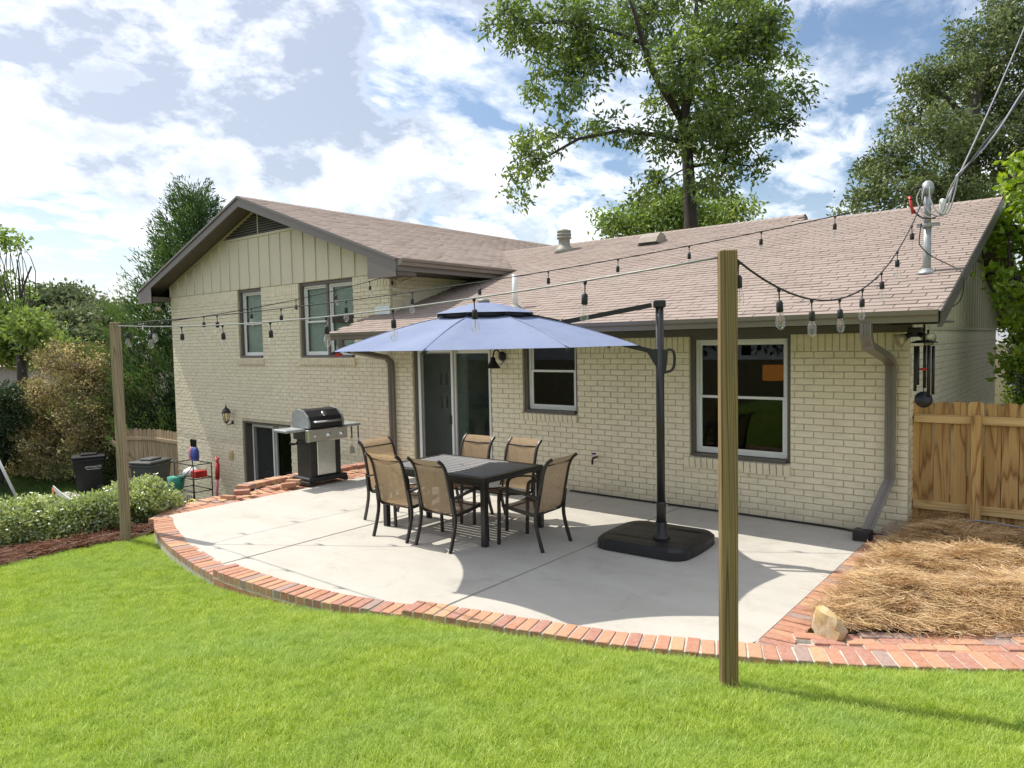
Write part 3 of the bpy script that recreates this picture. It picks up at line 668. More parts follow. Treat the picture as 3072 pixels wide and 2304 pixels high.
for n_ in range(-nlo,nhi):
    z=ZS+n_*CH
    for (a,b,z0,z1) in walls:
        if not(z>=z0-.02 and z+CH<=z1+.02): continue
        if z>=ZS-.001 and a==XM: continue
        for s,e in split(a,b,z,z+CH):
            off=BL/2 if n_%2 else 0; x=-BL*200+off
            ks=int((s-x)//BL); x+=ks*BL
            while x<e-.01:
                x0,x1=max(x,s),min(x+BL,e)
                if x1-x0>.035: bricks.append(((x0+x1)/2,z+CH/2,x1-x0-JT,CH-JT))
                x+=BL
for (a,b,z0,h) in ((XM,XR,ZS,.21),(XL,XM,3.335,.225)):          # soldier courses
    for s,e in split(a,b,z0+.02,z0+h-.02):
        n_=max(1,round((e-s)/.0815)); w=(e-s)/n_
        for k in range(n_): bricks.append((s+(k+.5)*w,z0+h/2,w-JT,h-JT))
# rowlock sills stand proud of the wall
sills=[(-2.66,-1.27,.55,.69),(-5.44,-4.37,1.04,1.15),(-13.70,-12.62,1.88,2.02),(-11.34,-9.47,1.88,2.02)]
def near(b): return (b[0]-CAM[0])**2+(CAM[1])**2+(b[1]-CAM[2])**2
bricks.sort(key=near)
BM={}
def wall_brick(l,h,v):
    k=(round(l,3),round(h,3),v)
    if k not in BM:
        m=MB(); rr=random.Random(hash(k)); e=.003
        a=(-l/2,h/2); p=[(-l/2,-h/2),(l/2,-h/2),(l/2,h/2),(-l/2,h/2)]
        vs=[(x,.02,z) for x,z in p]+[(x+rr.uniform(-.001,.001),.003,z+rr.uniform(-.0015,.0015)) for x,z in p]+[(x*(1-2*e/l)+rr.uniform(-.001,.001),rr.uniform(-.002,.001),z*(1-2*e/h)) for x,z in p]
        f=[(8,9,10,11)]+[(i,(i+1)%4,4+(i+1)%4,4+i) for i in range(4)]+[(4+i,4+(i+1)%4,8+(i+1)%4,8+i) for i in range(4)]
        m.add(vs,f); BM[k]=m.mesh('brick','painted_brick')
    return BM[k]
for k,(x,z,l,h) in enumerate(bricks[:300]):
    inst('brick',wall_brick(l,h,k%5),wall,(x,random.uniform(-.0015,.0015),z),(random.uniform(-.004,.004),0,random.uniform(-.004,.004)))
rest=MB()
for (x,z,l,h) in bricks[300:]:
    me=wall_brick(l,h,random.randrange(4)); dy=random.uniform(-.002,.002)
    rest.add([(v.co.x+x,v.co.y+dy,v.co.z+z) for v in me.vertices],[tuple(p.vertices) for p in me.polygons])
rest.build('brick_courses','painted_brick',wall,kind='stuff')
for (a,b,z0,z1) in sills:
    n_=round((b-a)/.0815); w=(b-a)/n_; mm=MB(); mm.box((a,.0,z0+.01),(b,.10,z1-.012)); so_=mm.build('window_sill','painted_mortar',wall)
    bm_=MB(); bm_.bbox((-w/2+.005,-.045,-(z1-z0)/2),(w/2-.005,.09,(z1-z0)/2),.004); me=bm_.mesh('brick','painted_brick')
    for k in range(n_): inst('brick',me,so_,(a+(k+.5)*w,random.uniform(-.003,.003),(z0+z1)/2),(R(9),0,0))
# side walls (right end and the upper storey flank): courses as one mass
def flank(x,y0,y1,z0,z1,zf=None,facing=1):
    c=MB(); c.box((x-.16 if facing>0 else x,y0,z0),(x-.011 if facing>0 else x+.16,y1,z1)); w=c.build('side_wall','painted_mortar',house); r_=MB()
    n_=0; z=z1-.22
    def put_(yc,zc,l,h): r_.bbox((x-.02,yc-l/2,zc-h/2),(x+random.uniform(-.002,.002),yc+l/2,zc+h/2),.003)
    y=y0+.04
    while y<y1-.05: put_(y,z1-.11,.0715,.21); y+=.0815
    while z>z0:
        y=y0+(BL/2 if n_%2 else 0)-BL
        while y<y1:
            a,b=max(y,y0+.0),min(y+BL,y1)
            if b-a>.04 and (zf is None or z+CH<zf((a+b)/2)+.3): put_((a+b)/2,z-CH/2,b-a-JT,CH-JT)
            y+=BL
        z-=CH; n_+=1
    r_.build('brick_courses','painted_brick',w,kind='stuff'); return w
flank(0.0,.062,8.7,-.1,2.33)
flank(XM,.062,3.2,2.1,3.68)
m=MB(); m.tube([(.012,1.05,2.4),(.012,1.07,1.6),(.012,1.0,1.0),(.012,1.1,.2)],.012,6); m.build('wall_cable','black_rubber',house)
bx=MB(); bx.box((XL,.16,-1.75),(XL+.16,11,3.68)); bx.box((XL,10.9,-1.75),(XM,11.1,3.68)); bx.box((XM-.16,3.2,2.1),(XM,11,3.68)); bx.box((XM,8.5,-.1),(0,8.7,2.4)); bx.box((XM-.15,.16,-1.7),(XM,8.6,2.1)); bx.build('back_wall','painted_brick',house)
# ------------------------------------------------------------------ roofs
SL=.335; EY,EZ=-1.05,2.46; RY1,RY2,XS=4.34,4.95,-2.62     # lower roof: eave, ridge lines
ux0,uxr=-12.62,5.45; US=.353; UE=-7.72; UEl=-17.50; UY=-.47   # upper roof
def zl(y): return EZ+SL*(y-EY)
def zu(x): return uxr-US*abs(x-ux0)
roof=MB()
def poly_slab(m,pts,t=.11):
    """roof plane polygon with thickness"""
    n_=len(pts); m.add([(x,y,z) for x,y,z in pts]+[(x,y,z-t) for x,y,z in pts],[tuple(range(n_)),tuple(range(n_,2*n_))[::-1]]+[(i,n_+i,n_+(i+1)%n_,(i+1)%n_) for i in range(n_)])
XE=.44
poly_slab(roof,[(-8.86,EY,EZ),(XE,EY,EZ),(XE,RY1,zl(RY1)),(XS,RY1,zl(RY1)),(XS,RY2,zl(RY2)),(-10.2,RY2,zl(RY2)),(-10.2,0.02,zl(.02)),(-8.86,0.0,zl(0.))])
poly_slab(roof,[(XE,RY1,zl(RY1)),(XE,9.7,EZ),(XS,9.7,EZ),(XS,RY1,zl(RY1))]); poly_slab(roof,[(XS,RY2,zl(RY2)),(XS,10.9,EZ),(-10.2,10.9,EZ),(-10.2,RY2,zl(RY2))])
rl=roof.build('roof','underlay',house)
up=MB(); poly_slab(up,[(UE,UY,zu(UE)),(UE,11.2,zu(UE)),(ux0,11.2,uxr),(ux0,UY,uxr)]); poly_slab(up,[(UEl,11.2,zu(UEl)),(UEl,UY,zu(UEl)),(ux0,UY,uxr),(ux0,11.2,uxr)])
ru=up.build('upper_roof','underlay',house)
# dark little gable closing the higher ridge
gb=MB(); gb.add([(XS+.02,RY1,zl(RY1)-.03),(XS+.02,RY2,zl(RY2)-.01),(XS+.02,2*RY2-RY1,zl(RY1)-.03)],[(0,1,2)]); gb.build('ridge_gable','soffit',rl)
EXPO,TAB=.127,.305
tabs=[]
cs=1/math.sqrt(1+SL*SL); L=(RY2-EY)/cs; nrow=int(L/EXPO)+1
for r_ in range(nrow):
    v=r_*EXPO; y=EY-.02+v*cs
    xend=XE+.015
    x=-10.2-TAB*2+(TAB/2 if r_%2 else 0)+((r_//2)%3)*.035
    while x<xend:
        x0,x1=x,min(x+TAB,xend); xc=(x0+x1)/2
        ok=x1-x0>.05 and (xc>-8.86 if y<0 else (xc>-8.5 or zl(y)>zu(xc)-.05)) and (y<RY1-.05 or xc<XS) and y<RY2-.04
        if ok: tabs.append((xc,y,zl(y),x1-x0))
        x+=TAB
tabs.sort(key=lambda t:(t[0]-CAM[0])**2+(t[1]-CAM[1])**2+(t[2]-CAM[2])**2)
ang=math.atan(SL)
def tab_mesh(w,v):
    k=('tab',round(w,3),v)
    if k not in BM:
        rr=random.Random(v*77+int(w*1000)); m=MB(); g=.0045; l=.16; t=.012+rr.uniform(-.002,.003)
        m.add([(-w/2+g,0,0),(w/2-g,0,0),(w/2-g,l,.0),(-w/2+g,l,.0),(-w/2+g,rr.uniform(-.002,.002),t),(w/2-g,rr.uniform(-.002,.002),t+rr.uniform(0,.002)),(w/2-g,l,.004),(-w/2+g,l,.004)],[(4,5,6,7),(0,1,5,4),(1,2,6,5),(3,0,4,7)])
        me=m.mesh('shingle','shingle'); at_=me.attributes.new('var','FLOAT','FACE'); at_.data.foreach_set('value',np.full(4,rr.random(),np.float32)); BM[k]=me
    return BM[k]
for (x,y,z,w) in tabs[:300]: inst('shingle',tab_mesh(w,random.randrange(4)),rl,(x,y,z+.006),(ang,0,0))
def tab_mass(lst,place,name,parent):
    V=[];F=[];var=[]
    for t in lst:
        me=tab_mesh(t[3],random.randrange(4)); b=len(V); vs=[place(t,v.co) for v in me.vertices]; V+=vs
        F+=[tuple(b+i for i in p.vertices) for p in me.polygons]; var+=[random.random()]*4
    return np_mesh(name,np.array(V),np.array(F),'shingle',parent,np.array(var),kind='stuff')
ca,sa=math.cos(ang),math.sin(ang)
tab_mass(tabs[300:],lambda t,c:(t[0]+c.x,t[1]+c.y*ca-c.z*sa,t[2]+.006+c.y*sa+c.z*ca),'shingle_courses',rl)
ut=[]; cu=1/math.sqrt(1+US*US); au=math.atan(US); cau,sau=math.cos(au),math.sin(au)
for r_ in range(int((UE-ux0)/cu/EXPO)+1):
    x=UE+.02-r_*EXPO*cu
    if x<ux0+.05: break
    y=UY-.02-TAB+(TAB/2 if r_%2 else 0)+((r_//2)%3)*.03
    while y<11.1:
        y0,y1=max(y,UY-.02),min(y+TAB,11.1)
        if y1-y0>.05 and (zu(x)>zl(min((y0+y1)/2,RY2))-.06): ut.append(((y0+y1)/2,x,zu(x),y1-y0))
        y+=TAB
tab_mass(ut,lambda t,c:(t[1]-c.y*cau+c.z*sau,t[0]+c.x,t[2]+.006+c.y*sau+c.z*cau),'shingle_courses',ru)
lt=[]   # left slope of the upper roof is out of sight: plain course strips at the rake only
cap=MB()
for (x0,x1,y,z) in ((XS,XE,RY1,zl(RY1)),(-9.9,XS,RY2,zl(RY2))):
    x=x0
    while x<x1-.05:
        e=min(x+.14,x1); cap.add([(x,y-.15,z-.15*SL+.014),(e+.01,y-.15,z-.15*SL+.020),(e+.01,y,z+.030),(x,y,z+.024),(e+.01,y+.15,z-.15*SL+.02),(x,y+.15,z-.15*SL+.014)],[(0,1,2,3),(3,2,4,5)]); x=e
cap.build('ridge_cap','shingle',rl)
cap=MB(); y=UY
while y<11.1: cap.add([(ux0-.15,y,uxr-.15*US+.014),(ux0-.15,y+.15,uxr-.15*US+.02),(ux0,y+.15,uxr+.03),(ux0,y,uxr+.024),(ux0+.15,y+.15,uxr-.15*US+.02),(ux0+.15,y,uxr-.15*US+.014)],[(0,3,2,1),(3,5,4,2)]); y+=.14
cap.build('ridge_cap','shingle',ru)
st=MB(); st.box((-8.86,EY-.045,EZ+.0),(XE+.02,EY+.05,EZ+.014)); st.build('starter_strip','shingle_edge',rl)
# eaves: fascia, soffit, gutter of the lower roof
tr=MB(); tr.box((-8.84,-1.03,2.36),(XE,-.99,2.455)); tr.build('fascia','trim_brown',rl)
tr=MB(); tr.box((-8.84,-.99,2.362),(XE-.02,.012,2.38)); tr.build('soffit','soffit',rl)
tr=MB(); tr.box((XM+.02,-.022,2.275),(.02,.05,2.362)); tr.build('frieze_board','trim_brown',rl)
def gutter(parent,a,b,z,axis='x',y=-1.03,flip=1):
    prof=[(0,0),(0,-.115),(-.075,-.115),(-.085,-.06),(-.115,-.045),(-.125,0.),(-.118,0.),(-.108,-.038),(-.078,-.052),(-.068,-.108),(-.008,-.108),(-.008,0)]
    m=MB(); n_=len(prof); vs=[]
    for t in (a,b):
        for p,q_ in prof: vs.append((t,y+p,z+q_) if axis=='x' else (y-p*flip,t,z+q_))
    m.add(vs,[(i,(i+1)%n_,n_+(i+1)%n_,n_+i) for i in range(n_)]); 
    for t in (a,b):
        w=.004; pts=[(0,0),(0,-.115),(-.075,-.115),(-.085,-.06),(-.115,-.045),(-.125,0.)]
        m.add([((t,y+p,z+q_) if axis=='x' else (y-p*flip,t,z+q_)) for p,q_ in pts],[tuple(range(6))])
    return m.build('gutter','gutter_brown',parent)
gutter(rl,-8.90,XE-.01,2.475)
# upper roof trims
for s in (-1,1):
    xe=UE if s>0 else UEl
    m=MB(); pts=[(xe,zu(xe)+.01),(ux0,uxr+.012),(ux0,uxr-.20),(xe,zu(xe)-.18)]
    for (ya,yb) in ((UY-.02,UY+.02),): m.add([(x,ya,z) for x,z in pts]+[(x,yb,z) for x,z in pts],[(0,1,2,3)[::1 if s<0 else -1],(4,5,6,7)[::-1 if s<0 else 1],(0,4,5,1),(1,5,6,2),(2,6,7,3),(3,7,4,0)])
    m.build('rake_board','fascia',ru)
    m=MB(); pts=[(xe,zu(xe)+.02),(ux0,uxr+.022),(ux0,uxr-.03),(xe,zu(xe)-.03)]; ya,yb=UY-.045,UY-.02; m.add([(x,ya,z) for x,z in pts]+[(x,yb,z) for x,z in pts],[(0,1,2,3),(4,5,6,7),(0,4,5,1),(1,5,6,2),(2,6,7,3),(3,7,4,0)]); m.build('drip_board','fascia',ru)
    m=MB(); zz=lambda x:zu(x)-.13
    m.add([(xe,UY+.02,zz(xe)),(ux0,UY+.02,uxr-.13),(ux0,.0,uxr-.13),(xe,.0,zz(xe))],[(0,1,2,3)]); m.build('rake_soffit','soffit',ru)
    wx=XM if s>0 else XL; m=MB(); zz=zu(xe)-.17
    m.box((min(wx,xe)+(.0 if s>0 else .02),UY+.022,zz-.10),(max(wx,xe)-(.02 if s>0 else 0),-.0,zz+.12 if False else zz+.02)); m.build('eave_return','soffit',ru)
    m=MB(); m.add([(xe,UY+.02,zz-.02),(xe,11.1,zz-.02),(wx,11.1,zz-.02),(wx,UY+.02,zz-.02)],[(0,1,2,3)]); m.build('soffit','soffit',ru)
    m=MB(); m.box((xe-.02,UY,zz-.03),(xe+.02,11.1,zu(xe)-.005)); m.build('fascia','fascia',ru)
    m=MB(); tx=xe-s*.0; m.add([(wx-s*.02,UY-.021,zu(xe)-.30),(xe,UY-.021,zu(xe)-.30),(xe,UY-.021,zu(xe)-.17),(wx-s*.02,UY-.021,zu(wx-s*.02)-.19)],[(0,1,2,3)] if s>0 else [(3,2,1,0)]); m.build('rake_return','fascia',ru)
gutter(ru,UY,11.1,zu(UE)+.0,'y',UE+.02,1)
# gable siding: boards, battens, louvred vent
gs=MB(); zt=lambda x:zu(x)-.14
pts=[(XL,3.57),(XM,3.57),(XM,zt(XM)),(ux0,zt(ux0)),(XL,zt(XL))]; gs.add([(x,-.006,z) for x,z in pts]+[(x,.12,z) for x,z in pts],[(0,1,2,3,4),(4+5,3+5,2+5,1+5,5),(0,5,6,1)]); sd=gs.build('gable_siding','siding',house)
x=XL+.03
VZ=4.72
while x<XM:
    top=zt(x)-.02
    if abs(x-ux0)<(zt(ux0)-VZ)/US+.03: top=VZ-.03
    if top>3.62: b=MB(); b.bbox((x-.021,-.028,3.58),(x+.021,-.004,top),.002); b.build('batten','siding',sd)
    x+=.408
hw=(zt(ux0)-VZ)/US
m=MB(); m.box((ux0-hw-.05,-.032,VZ-.05),(ux0+hw+.05,-.003,VZ)); m.build('vent_trim','siding',sd)
for s in (-1,1):
    m=MB(); m.add([(ux0+s*(hw+.06),-.034,VZ-.03),(ux0,-.034,zt(ux0)),(ux0,-.034,zt(ux0)-.07),(ux0+s*(hw-.14),-.034,VZ-.03)],[(0,1,2,3)[::s]]); m.build('vent_trim','siding',sd)
vent=MB(); vent.add([(ux0-hw,-.012,VZ),(ux0+hw,-.012,VZ),(ux0,-.012,zt(ux0))],[(0,1,2)]); vent=vent.build('gable_vent','interior_dark',house)
z=VZ+.03
while z<zt(ux0)-.08:
    w=hw*(zt(ux0)-z)/(zt(ux0)-VZ)-.09; m=MB(); M=Matrix.Translation((ux0,-.02,z))@Matrix.Rotation(R(35),4,'X'); m.box((-w,-.028,-.004),(w,.012,.004),M); m.build('slat','vent_grey',vent); z+=.052
m=MB(); m.box((ux0-.012,-.05,VZ),(ux0+.012,-.035,zt(ux0)-.05)); m.build('vent_mullion','siding',vent)
# rake trim strips under the soffit
for s in (-1,1):
    xe=XM if s>0 else XL; m=MB(); m.add([(xe,-.03,zt(xe)-.06),(ux0,-.03,zt(ux0)-.06),(ux0,-.03,zt(ux0)+.0),(xe,-.03,zt(xe)+.0)],[(0,1,2,3)[::-s]]); m.build('rake_trim','siding',sd)
# right end gable: vertical siding, vent, overhang
zr_=lambda y:zl(y if y<RY1 else 2*RY1-y)-.12
gs=MB(); pts=[(.0,2.33),(8.7,2.33),(8.7,zr_(8.7)),(RY1,zr_(RY1)),(.0,zr_(0.))]; gs.add([(.012,y,z) for y,z in pts]+[(-.12,y,z) for y,z in pts],[(0,1,2,3,4),(9,8,7,6,5),(0,5,6,1)]); sr=gs.build('end_siding','siding',house)
y=.04
while y<8.7: b=MB(); b.bbox((.008,y-.021,2.34),(.034,y+.021,zr_(y)-.02),.002); b.build('batten','siding',sr); y+=.305
m=MB(); m.box((-.02,.0,2.30),(.02,8.7,2.34)); m.build('water_table','siding',sr)
ev=MB(); ev.add([(.036,RY1-1.5,3.45),(.036,RY1+1.5,3.45),(.036,RY1,3.45+1.5*SL)],[(0,1,2)]); ev=ev.build('end_vent','interior_dark',house)
for k in range(8):
    z=3.48+k*.058; w=(3.45+1.5*SL-z)/SL-.06
    if w>0: m=MB(); M=Matrix.Translation((.05,RY1,z))@Matrix.Rotation(R(-35),4,'Y'); m.box((-.02,-w,-.004),(.02,w,.004),M); m.build('slat','siding',ev)
for s in (0,1):
    m=MB(); f=(lambda y:y) if s==0 else (lambda y:2*RY1-y); pts=[(f(EY),EZ+.005),(f(RY1),zl(RY1)+.005),(f(RY1),zl(RY1)-.17),(f(EY),EZ-.15)]
    m.add([(XE-.02,y,z) for y,z in pts]+[(XE+.02,y,z) for y,z in pts],[(0,1,2,3),(4,5,6,7),(0,4,5,1),(1,5,6,2),(2,6,7,3),(3,7,4,0)]); m.build('rake_board','trim_brown',rl)
    m=MB(); m.add([(0,f(EY),EZ-.12),(XE-.02,f(EY),EZ-.12),(XE-.02,f(RY1),zl(RY1)-.12),(0,f(RY1),zl(RY1)-.12)],[(0,1,2,3)]); m.build('rake_soffit','soffit',rl)
# step flashing and the metal patch where the lower roof meets the upper wall
m=MB(); m.box((-8.86,-.014,2.70),(-8.455,-.004,2.97)); m.build('flashing','flashing',ru)
for k in range(11):
    y=.05+k*.26; m=MB(); m.box((XM+.004,y,zl(y)-.02),(XM+.009,y+.27,zl(y)+.14+SL*.26)); m.build('flashing','siding',ru)
# downspouts
def spout(path,nm='downspout'):
    m=MB(); m.tube(path,1,flat=(.105,.075,(0,-1,0))); o=m.build(nm,'gutter_brown',house); 
    for k in (-1,0,1):
        r_=MB(); r_.tube([(x+k*.025,y-.041,z) for x,y,z in path],.006,5); r_.build('rib','gutter_brown',o)
    return o
dx=-.17
ds=spout([(dx-.02,-1.08,2.37),(dx-.02,-1.08,2.24),(dx-.015,-1.0,2.14),(dx,-.20,1.99),(dx,-.07,1.93),(dx,-.06,1.80),(dx,-.06,.64),(dx-.03,-.10,.55),(dx-.17,-.36,.08),(dx-.19,-.40,.03)])
b=MB(); b.bbox((dx-.28,-.50,.0),(dx-.10,-.34,.12),.01); b.build('drain_boot','black_plastic',ds)
ds=spout([(-8.52,-1.08,2.37),(-8.52,-1.08,2.26),(-8.50,-1.0,2.18),(-8.42,-.15,2.02),(-8.41,-.065,1.93),(-8.41,-.06,1.8),(-8.41,-.06,.05)])
# ------------------------------------------------------------------ windows and doors
def bars(m,x0,x1,z0,z1,y0,y1,w):
    m.bbox((x0,y0,z0),(x0+w,y1,z1),.003); m.bbox((x1-w,y0,z0),(x1,y1,z1),.003); m.bbox((x0+w,y0,z0),(x1-w,y1,z0+w),.003); m.bbox((x0+w,y0,z1-w),(x1-w,y1,z1),.003)
def pane(x0,x1,z0,z1,y,parent,mat='window_glass',nm='pane'):
    m=MB(); m.box((x0,y,z0),(x1,y+.006,z1)); return m.build(nm,mat,parent)
def liner(o,depth_=.14,sill=True,w=.03,zt_=None):
    x0,x1,z0,z1=o; m=MB(); y0,y1=.05,depth_
    m.box((x0,y0,z0),(x0+w,y1,z1)); m.box((x1-w,y0,z0),(x1,y1,z1)); m.box((x0+w,y0,z1-w),(x1-w,y1,z1)); m.box((x0+w,-.005,z0),(x1-w,y1,z0+.045)); return m
def hung(o,rec=.10,units=1,blinds=None,frac=.52,ls=.06):
    x0,x1,z0,z1=o; c=liner(o,rec+.08,w=ls).build('window','trim_brown',house)
    x0+=ls;x1-=ls; W_=(x1-x0)/units
    for u in range(units):
        a=x0+u*W_+(.03 if u else 0); b=x0+(u+1)*W_-(.03 if u<units-1 else 0); lo,hi=z0+.05,z1-ls; zm=lo+(hi-lo)*(1-frac)
        m=MB(); bars(m,a,b,lo,hi,rec,rec+.06,.042); m.build('frame','trim_white',c)
        m=MB(); bars(m,a+.042,b-.042,zm-.018,hi-.042,rec+.03,rec+.055,.03); m.build('sash','trim_white',c)
        m=MB(); bars(m,a+.042,b-.042,lo+.042,zm+.018,rec+.008,rec+.032,.035); m.build('sash','trim_white',c)
        pane(a+.072,b-.072,zm,hi-.07,rec+.042,c); pane(a+.077,b-.077,lo+.077,zm-.015,rec+.018,c)
        if blinds:
            m=MB(); zz=hi-.04
            while zz>lo+(hi-lo)*(1-blinds):
                M=Matrix.Translation(((a+b)/2,rec+.085,zz))@Matrix.Rotation(R(62),4,'X'); m.box((-(b-a)/2+.05,-.024,-.0012),((b-a)/2-.05,.024,.0012),M); zz-=.042
            m.build('blind','blind_white',c,kind='stuff')
    for u in range(1,units):
        m=MB(); xm=x0+u*W_; m.box((xm-.03,rec-.03,z0+.05),(xm+.03,rec+.06,z1-ls)); m.build('mullion','trim_brown',c)
    return c
w3=hung(OPEN[0],ls=.05,frac=.5); w2=hung(OPEN[1],ls=.05,frac=.42); w1=hung(OPEN[3],blinds=.97,ls=.06,frac=.5); wd=hung(OPEN[4],units=2,blinds=.97,ls=.06,frac=.52)
def slider(o,rec,swap=False):
    x0,x1,z0,z1=o; c=liner(o,rec+.12,w=.05).build('patio_door','trim_brown',house); x0+=.05;x1-=.05;z1-=.04;z0=max(z0,-1.7)+.03
    m=MB(); bars(m,x0,x1,z0,z1,rec,rec+.10,.045); m.build('frame','trim_white',c); xm=(x0+x1)/2
    for (a,b,y) in ((x0+.045,xm+.05,rec+.012),(xm-.05,x1-.045,rec+.055)):
        m=MB(); bars(m,a,b,z0+.045,z1-.045,y,y+.035,.075); m.build('door_panel','trim_white',c); pane(a+.075,b-.075,z0+.12,z1-.12,y+.015,c)
    m=MB(); bars(m,x0+.05,xm+.02,z0+.05,z1-.05,rec-.03,rec-.008,.05); m.build('screen_frame','trim_white',c); pane(x0+.1,xm-.03,z0+.1,z1-.1,rec-.02,c,'screen_mesh','screen')
    m=MB(); m.bbox((xm-.06,rec-.06,z0+.88),(xm-.02,rec-.03,z0+1.04),.004); m.build('door_handle','black_metal',c); return c
slider(OPEN[2],.08); slider(OPEN[5],.22)
# rooms behind the glass
def room(x0,x1,y0,y1,z0,z1,mat='interior'):
    m=MB(); m.add([(x0,y0,z0),(x1,y0,z0),(x1,y1,z0),(x0,y1,z0),(x0,y0,z1),(x1,y0,z1),(x1,y1,z1),(x0,y1,z1)],[(0,1,2,3),(7,6,5,4),(1,5,6,2),(2,6,7,3),(3,7,4,0)]); return m.build('room','%s'%mat,house)
room(-8.25,-3.4,.17,4.2,0.02,2.36); room(-3.38,-.18,.17,4.2,0.02,2.36); room(-16.6,-8.7,.27,5,-1.68,.9,'interior_dark'); room(-16.6,-8.65,.30,3,1.2,3.6,'interior')
# ------------------------------------------------------------------ dining table
TX0,TX1,TY0,TY1,TZ=-5.26,-3.57,-3.04,-1.95,.765
tb=thing('dining_table','black slatted metal dining table on the patio','table',((TX0+TX1)/2,(TY0+TY1)/2,0))
hw_,hd=(TX1-TX0)/2,(TY1-TY0)/2
m=MB(); bars_=[((-hw_,-hd),(hw_,-hd+.075)),((-hw_,hd-.075),(hw_,hd)),((-hw_,-hd+.075),(-hw_+.075,hd-.075)),((hw_-.075,-hd+.075),(hw_,hd-.075))]
for (a,b) in bars_: m.bbox((a[0],a[1],TZ-.06),(b[0],b[1],TZ),.004)
m.build('top_frame','table_metal',tb)
nsl=11; sw=(2*hd-.15)/nsl
for k in range(nsl):
    y=-hd+.075+(k+.5)*sw; s=MB(); s.bbox((-hw_+.075,y-sw/2+.006,TZ-.022),(hw_-.075,y+sw/2-.006,TZ-.002),.003); s.build('slat','slat_metal',tb)
s=MB(); s.lathe([(.03,TZ-.03),(.03,TZ),(.0,TZ)],14); s.build('umbrella_hole_cap','black_plastic',tb)
for sx in (-1,1):
    for sy in (-1,1): l=MB(); l.bbox((sx*(hw_-.035)-.033,sy*(hd-.035)-.033,.004),(sx*(hw_-.035)+.033,sy*(hd-.035)+.033,TZ-.06),.004); l.build('leg','table_metal',tb)
for sy in (-1,1): l=MB(); l.box((-hw_+.07,sy*(hd-.035)-.012,TZ-.10),(hw_-.07,sy*(hd-.035)+.012,TZ-.06)); l.build('apron','table_metal',tb)
# ------------------------------------------------------------------ sling chairs (local +y is where the sitter looks)
def make_chair(label,loc,rz):
    c=thing('sling_chair',label,'chair',loc,rz,'sling chairs round the patio table')
    hw2=.245
    prof=[(.25,.445),(.10,.415),(-.08,.39),(-.18,.385),(-.225,.43),(-.25,.55),(-.285,.72),(-.325,.88),(-.375,.965),(-.43,1.005)]
    pf=spline([(0,*p) for p in prof],4)
    for s in (-1,1):
        t=MB(); t.tube([(s*hw2,p[1],p[2]) for p in pf],1,flat=(.022,.034)); t.build('side_rail','bronze_metal',c)
        t=MB(); t.tube(spline([(s*(hw2+.025),.285,0),(s*(hw2+.025),.275,.30),(s*(hw2+.03),.265,.55),(s*(hw2+.03),.225,.625),(s*(hw2+.035),.12,.64)],4),1,flat=(.022,.036)); t.build('leg','bronze_metal',c)
        t=MB(); t.tube(spline([(s*(hw2+.035),.14,.642),(s*(hw2+.04),.0,.625),(s*(hw2+.035),-.14,.60),(s*(hw2+.02),-.25,.575)],4),1,flat=(.040,.022)); t.build('arm','bronze_metal',c)
        t=MB(); t.tube(spline([(s*(hw2+.03),-.315,0),(s*(hw2+.03),-.262,.16),(s*(hw2+.03),-.225,.32),(s*(hw2+.025),-.235,.45),(s*(hw2+.02),-.26,.60)],4),1,flat=(.022,.036)); t.build('leg','bronze_metal',c)
    for (y,z) in ((-.20,.375),(.20,.41),(-.352,.93)): t=MB(); t.tube([(-hw2,y,z),(hw2,y,z)],.009,6); t.build('crossbar','bronze_metal',c)
    def sl(i0,i1,nm,mat,sag):
        q=pf[i0:i1]; V=[];F=[]; nx=7
        for p in q:
            for k in range(nx):
                u=k/(nx-1); V.append((-hw2+.008+u*(2*hw2-.016),p[1]+sag[0]*math.sin(math.pi*u),p[2]+.006+sag[1]*math.sin(math.pi*u)))
        for a in range(len(q)-1):
            for k in range(nx-1): F.append((a*nx+k,a*nx+k+1,(a+1)*nx+k+1,(a+1)*nx+k))
        o=MB(); o.add(V,F,True); o.build(nm,mat,c)
    sl(0,15,'seat_sling','sling_seat',(0,-.02)); sl(14,len(pf),'back_sling','sling',(-.018,0))
    return c
H=math.pi
make_chair('sling chair on the lawn side, nearer the hedge, seen from behind',(-4.72,-3.10,0),R(2))
make_chair('sling chair on the lawn side, nearer the table corner, seen from behind',(-4.01,-3.09,0),R(-2))
make_chair('sling chair at the table end nearest the umbrella mast',(-3.27,-2.56,0),R(92))
make_chair('sling chair at the far table end in front of the grill',(-5.38,-2.70,0),R(-91))
make_chair('sling chair on the house side in front of the sliding door',(-4.80,-2.12,0),H+R(1))
make_chair('sling chair on the house side below the small window',(-4.09,-2.06,0),H-R(2))
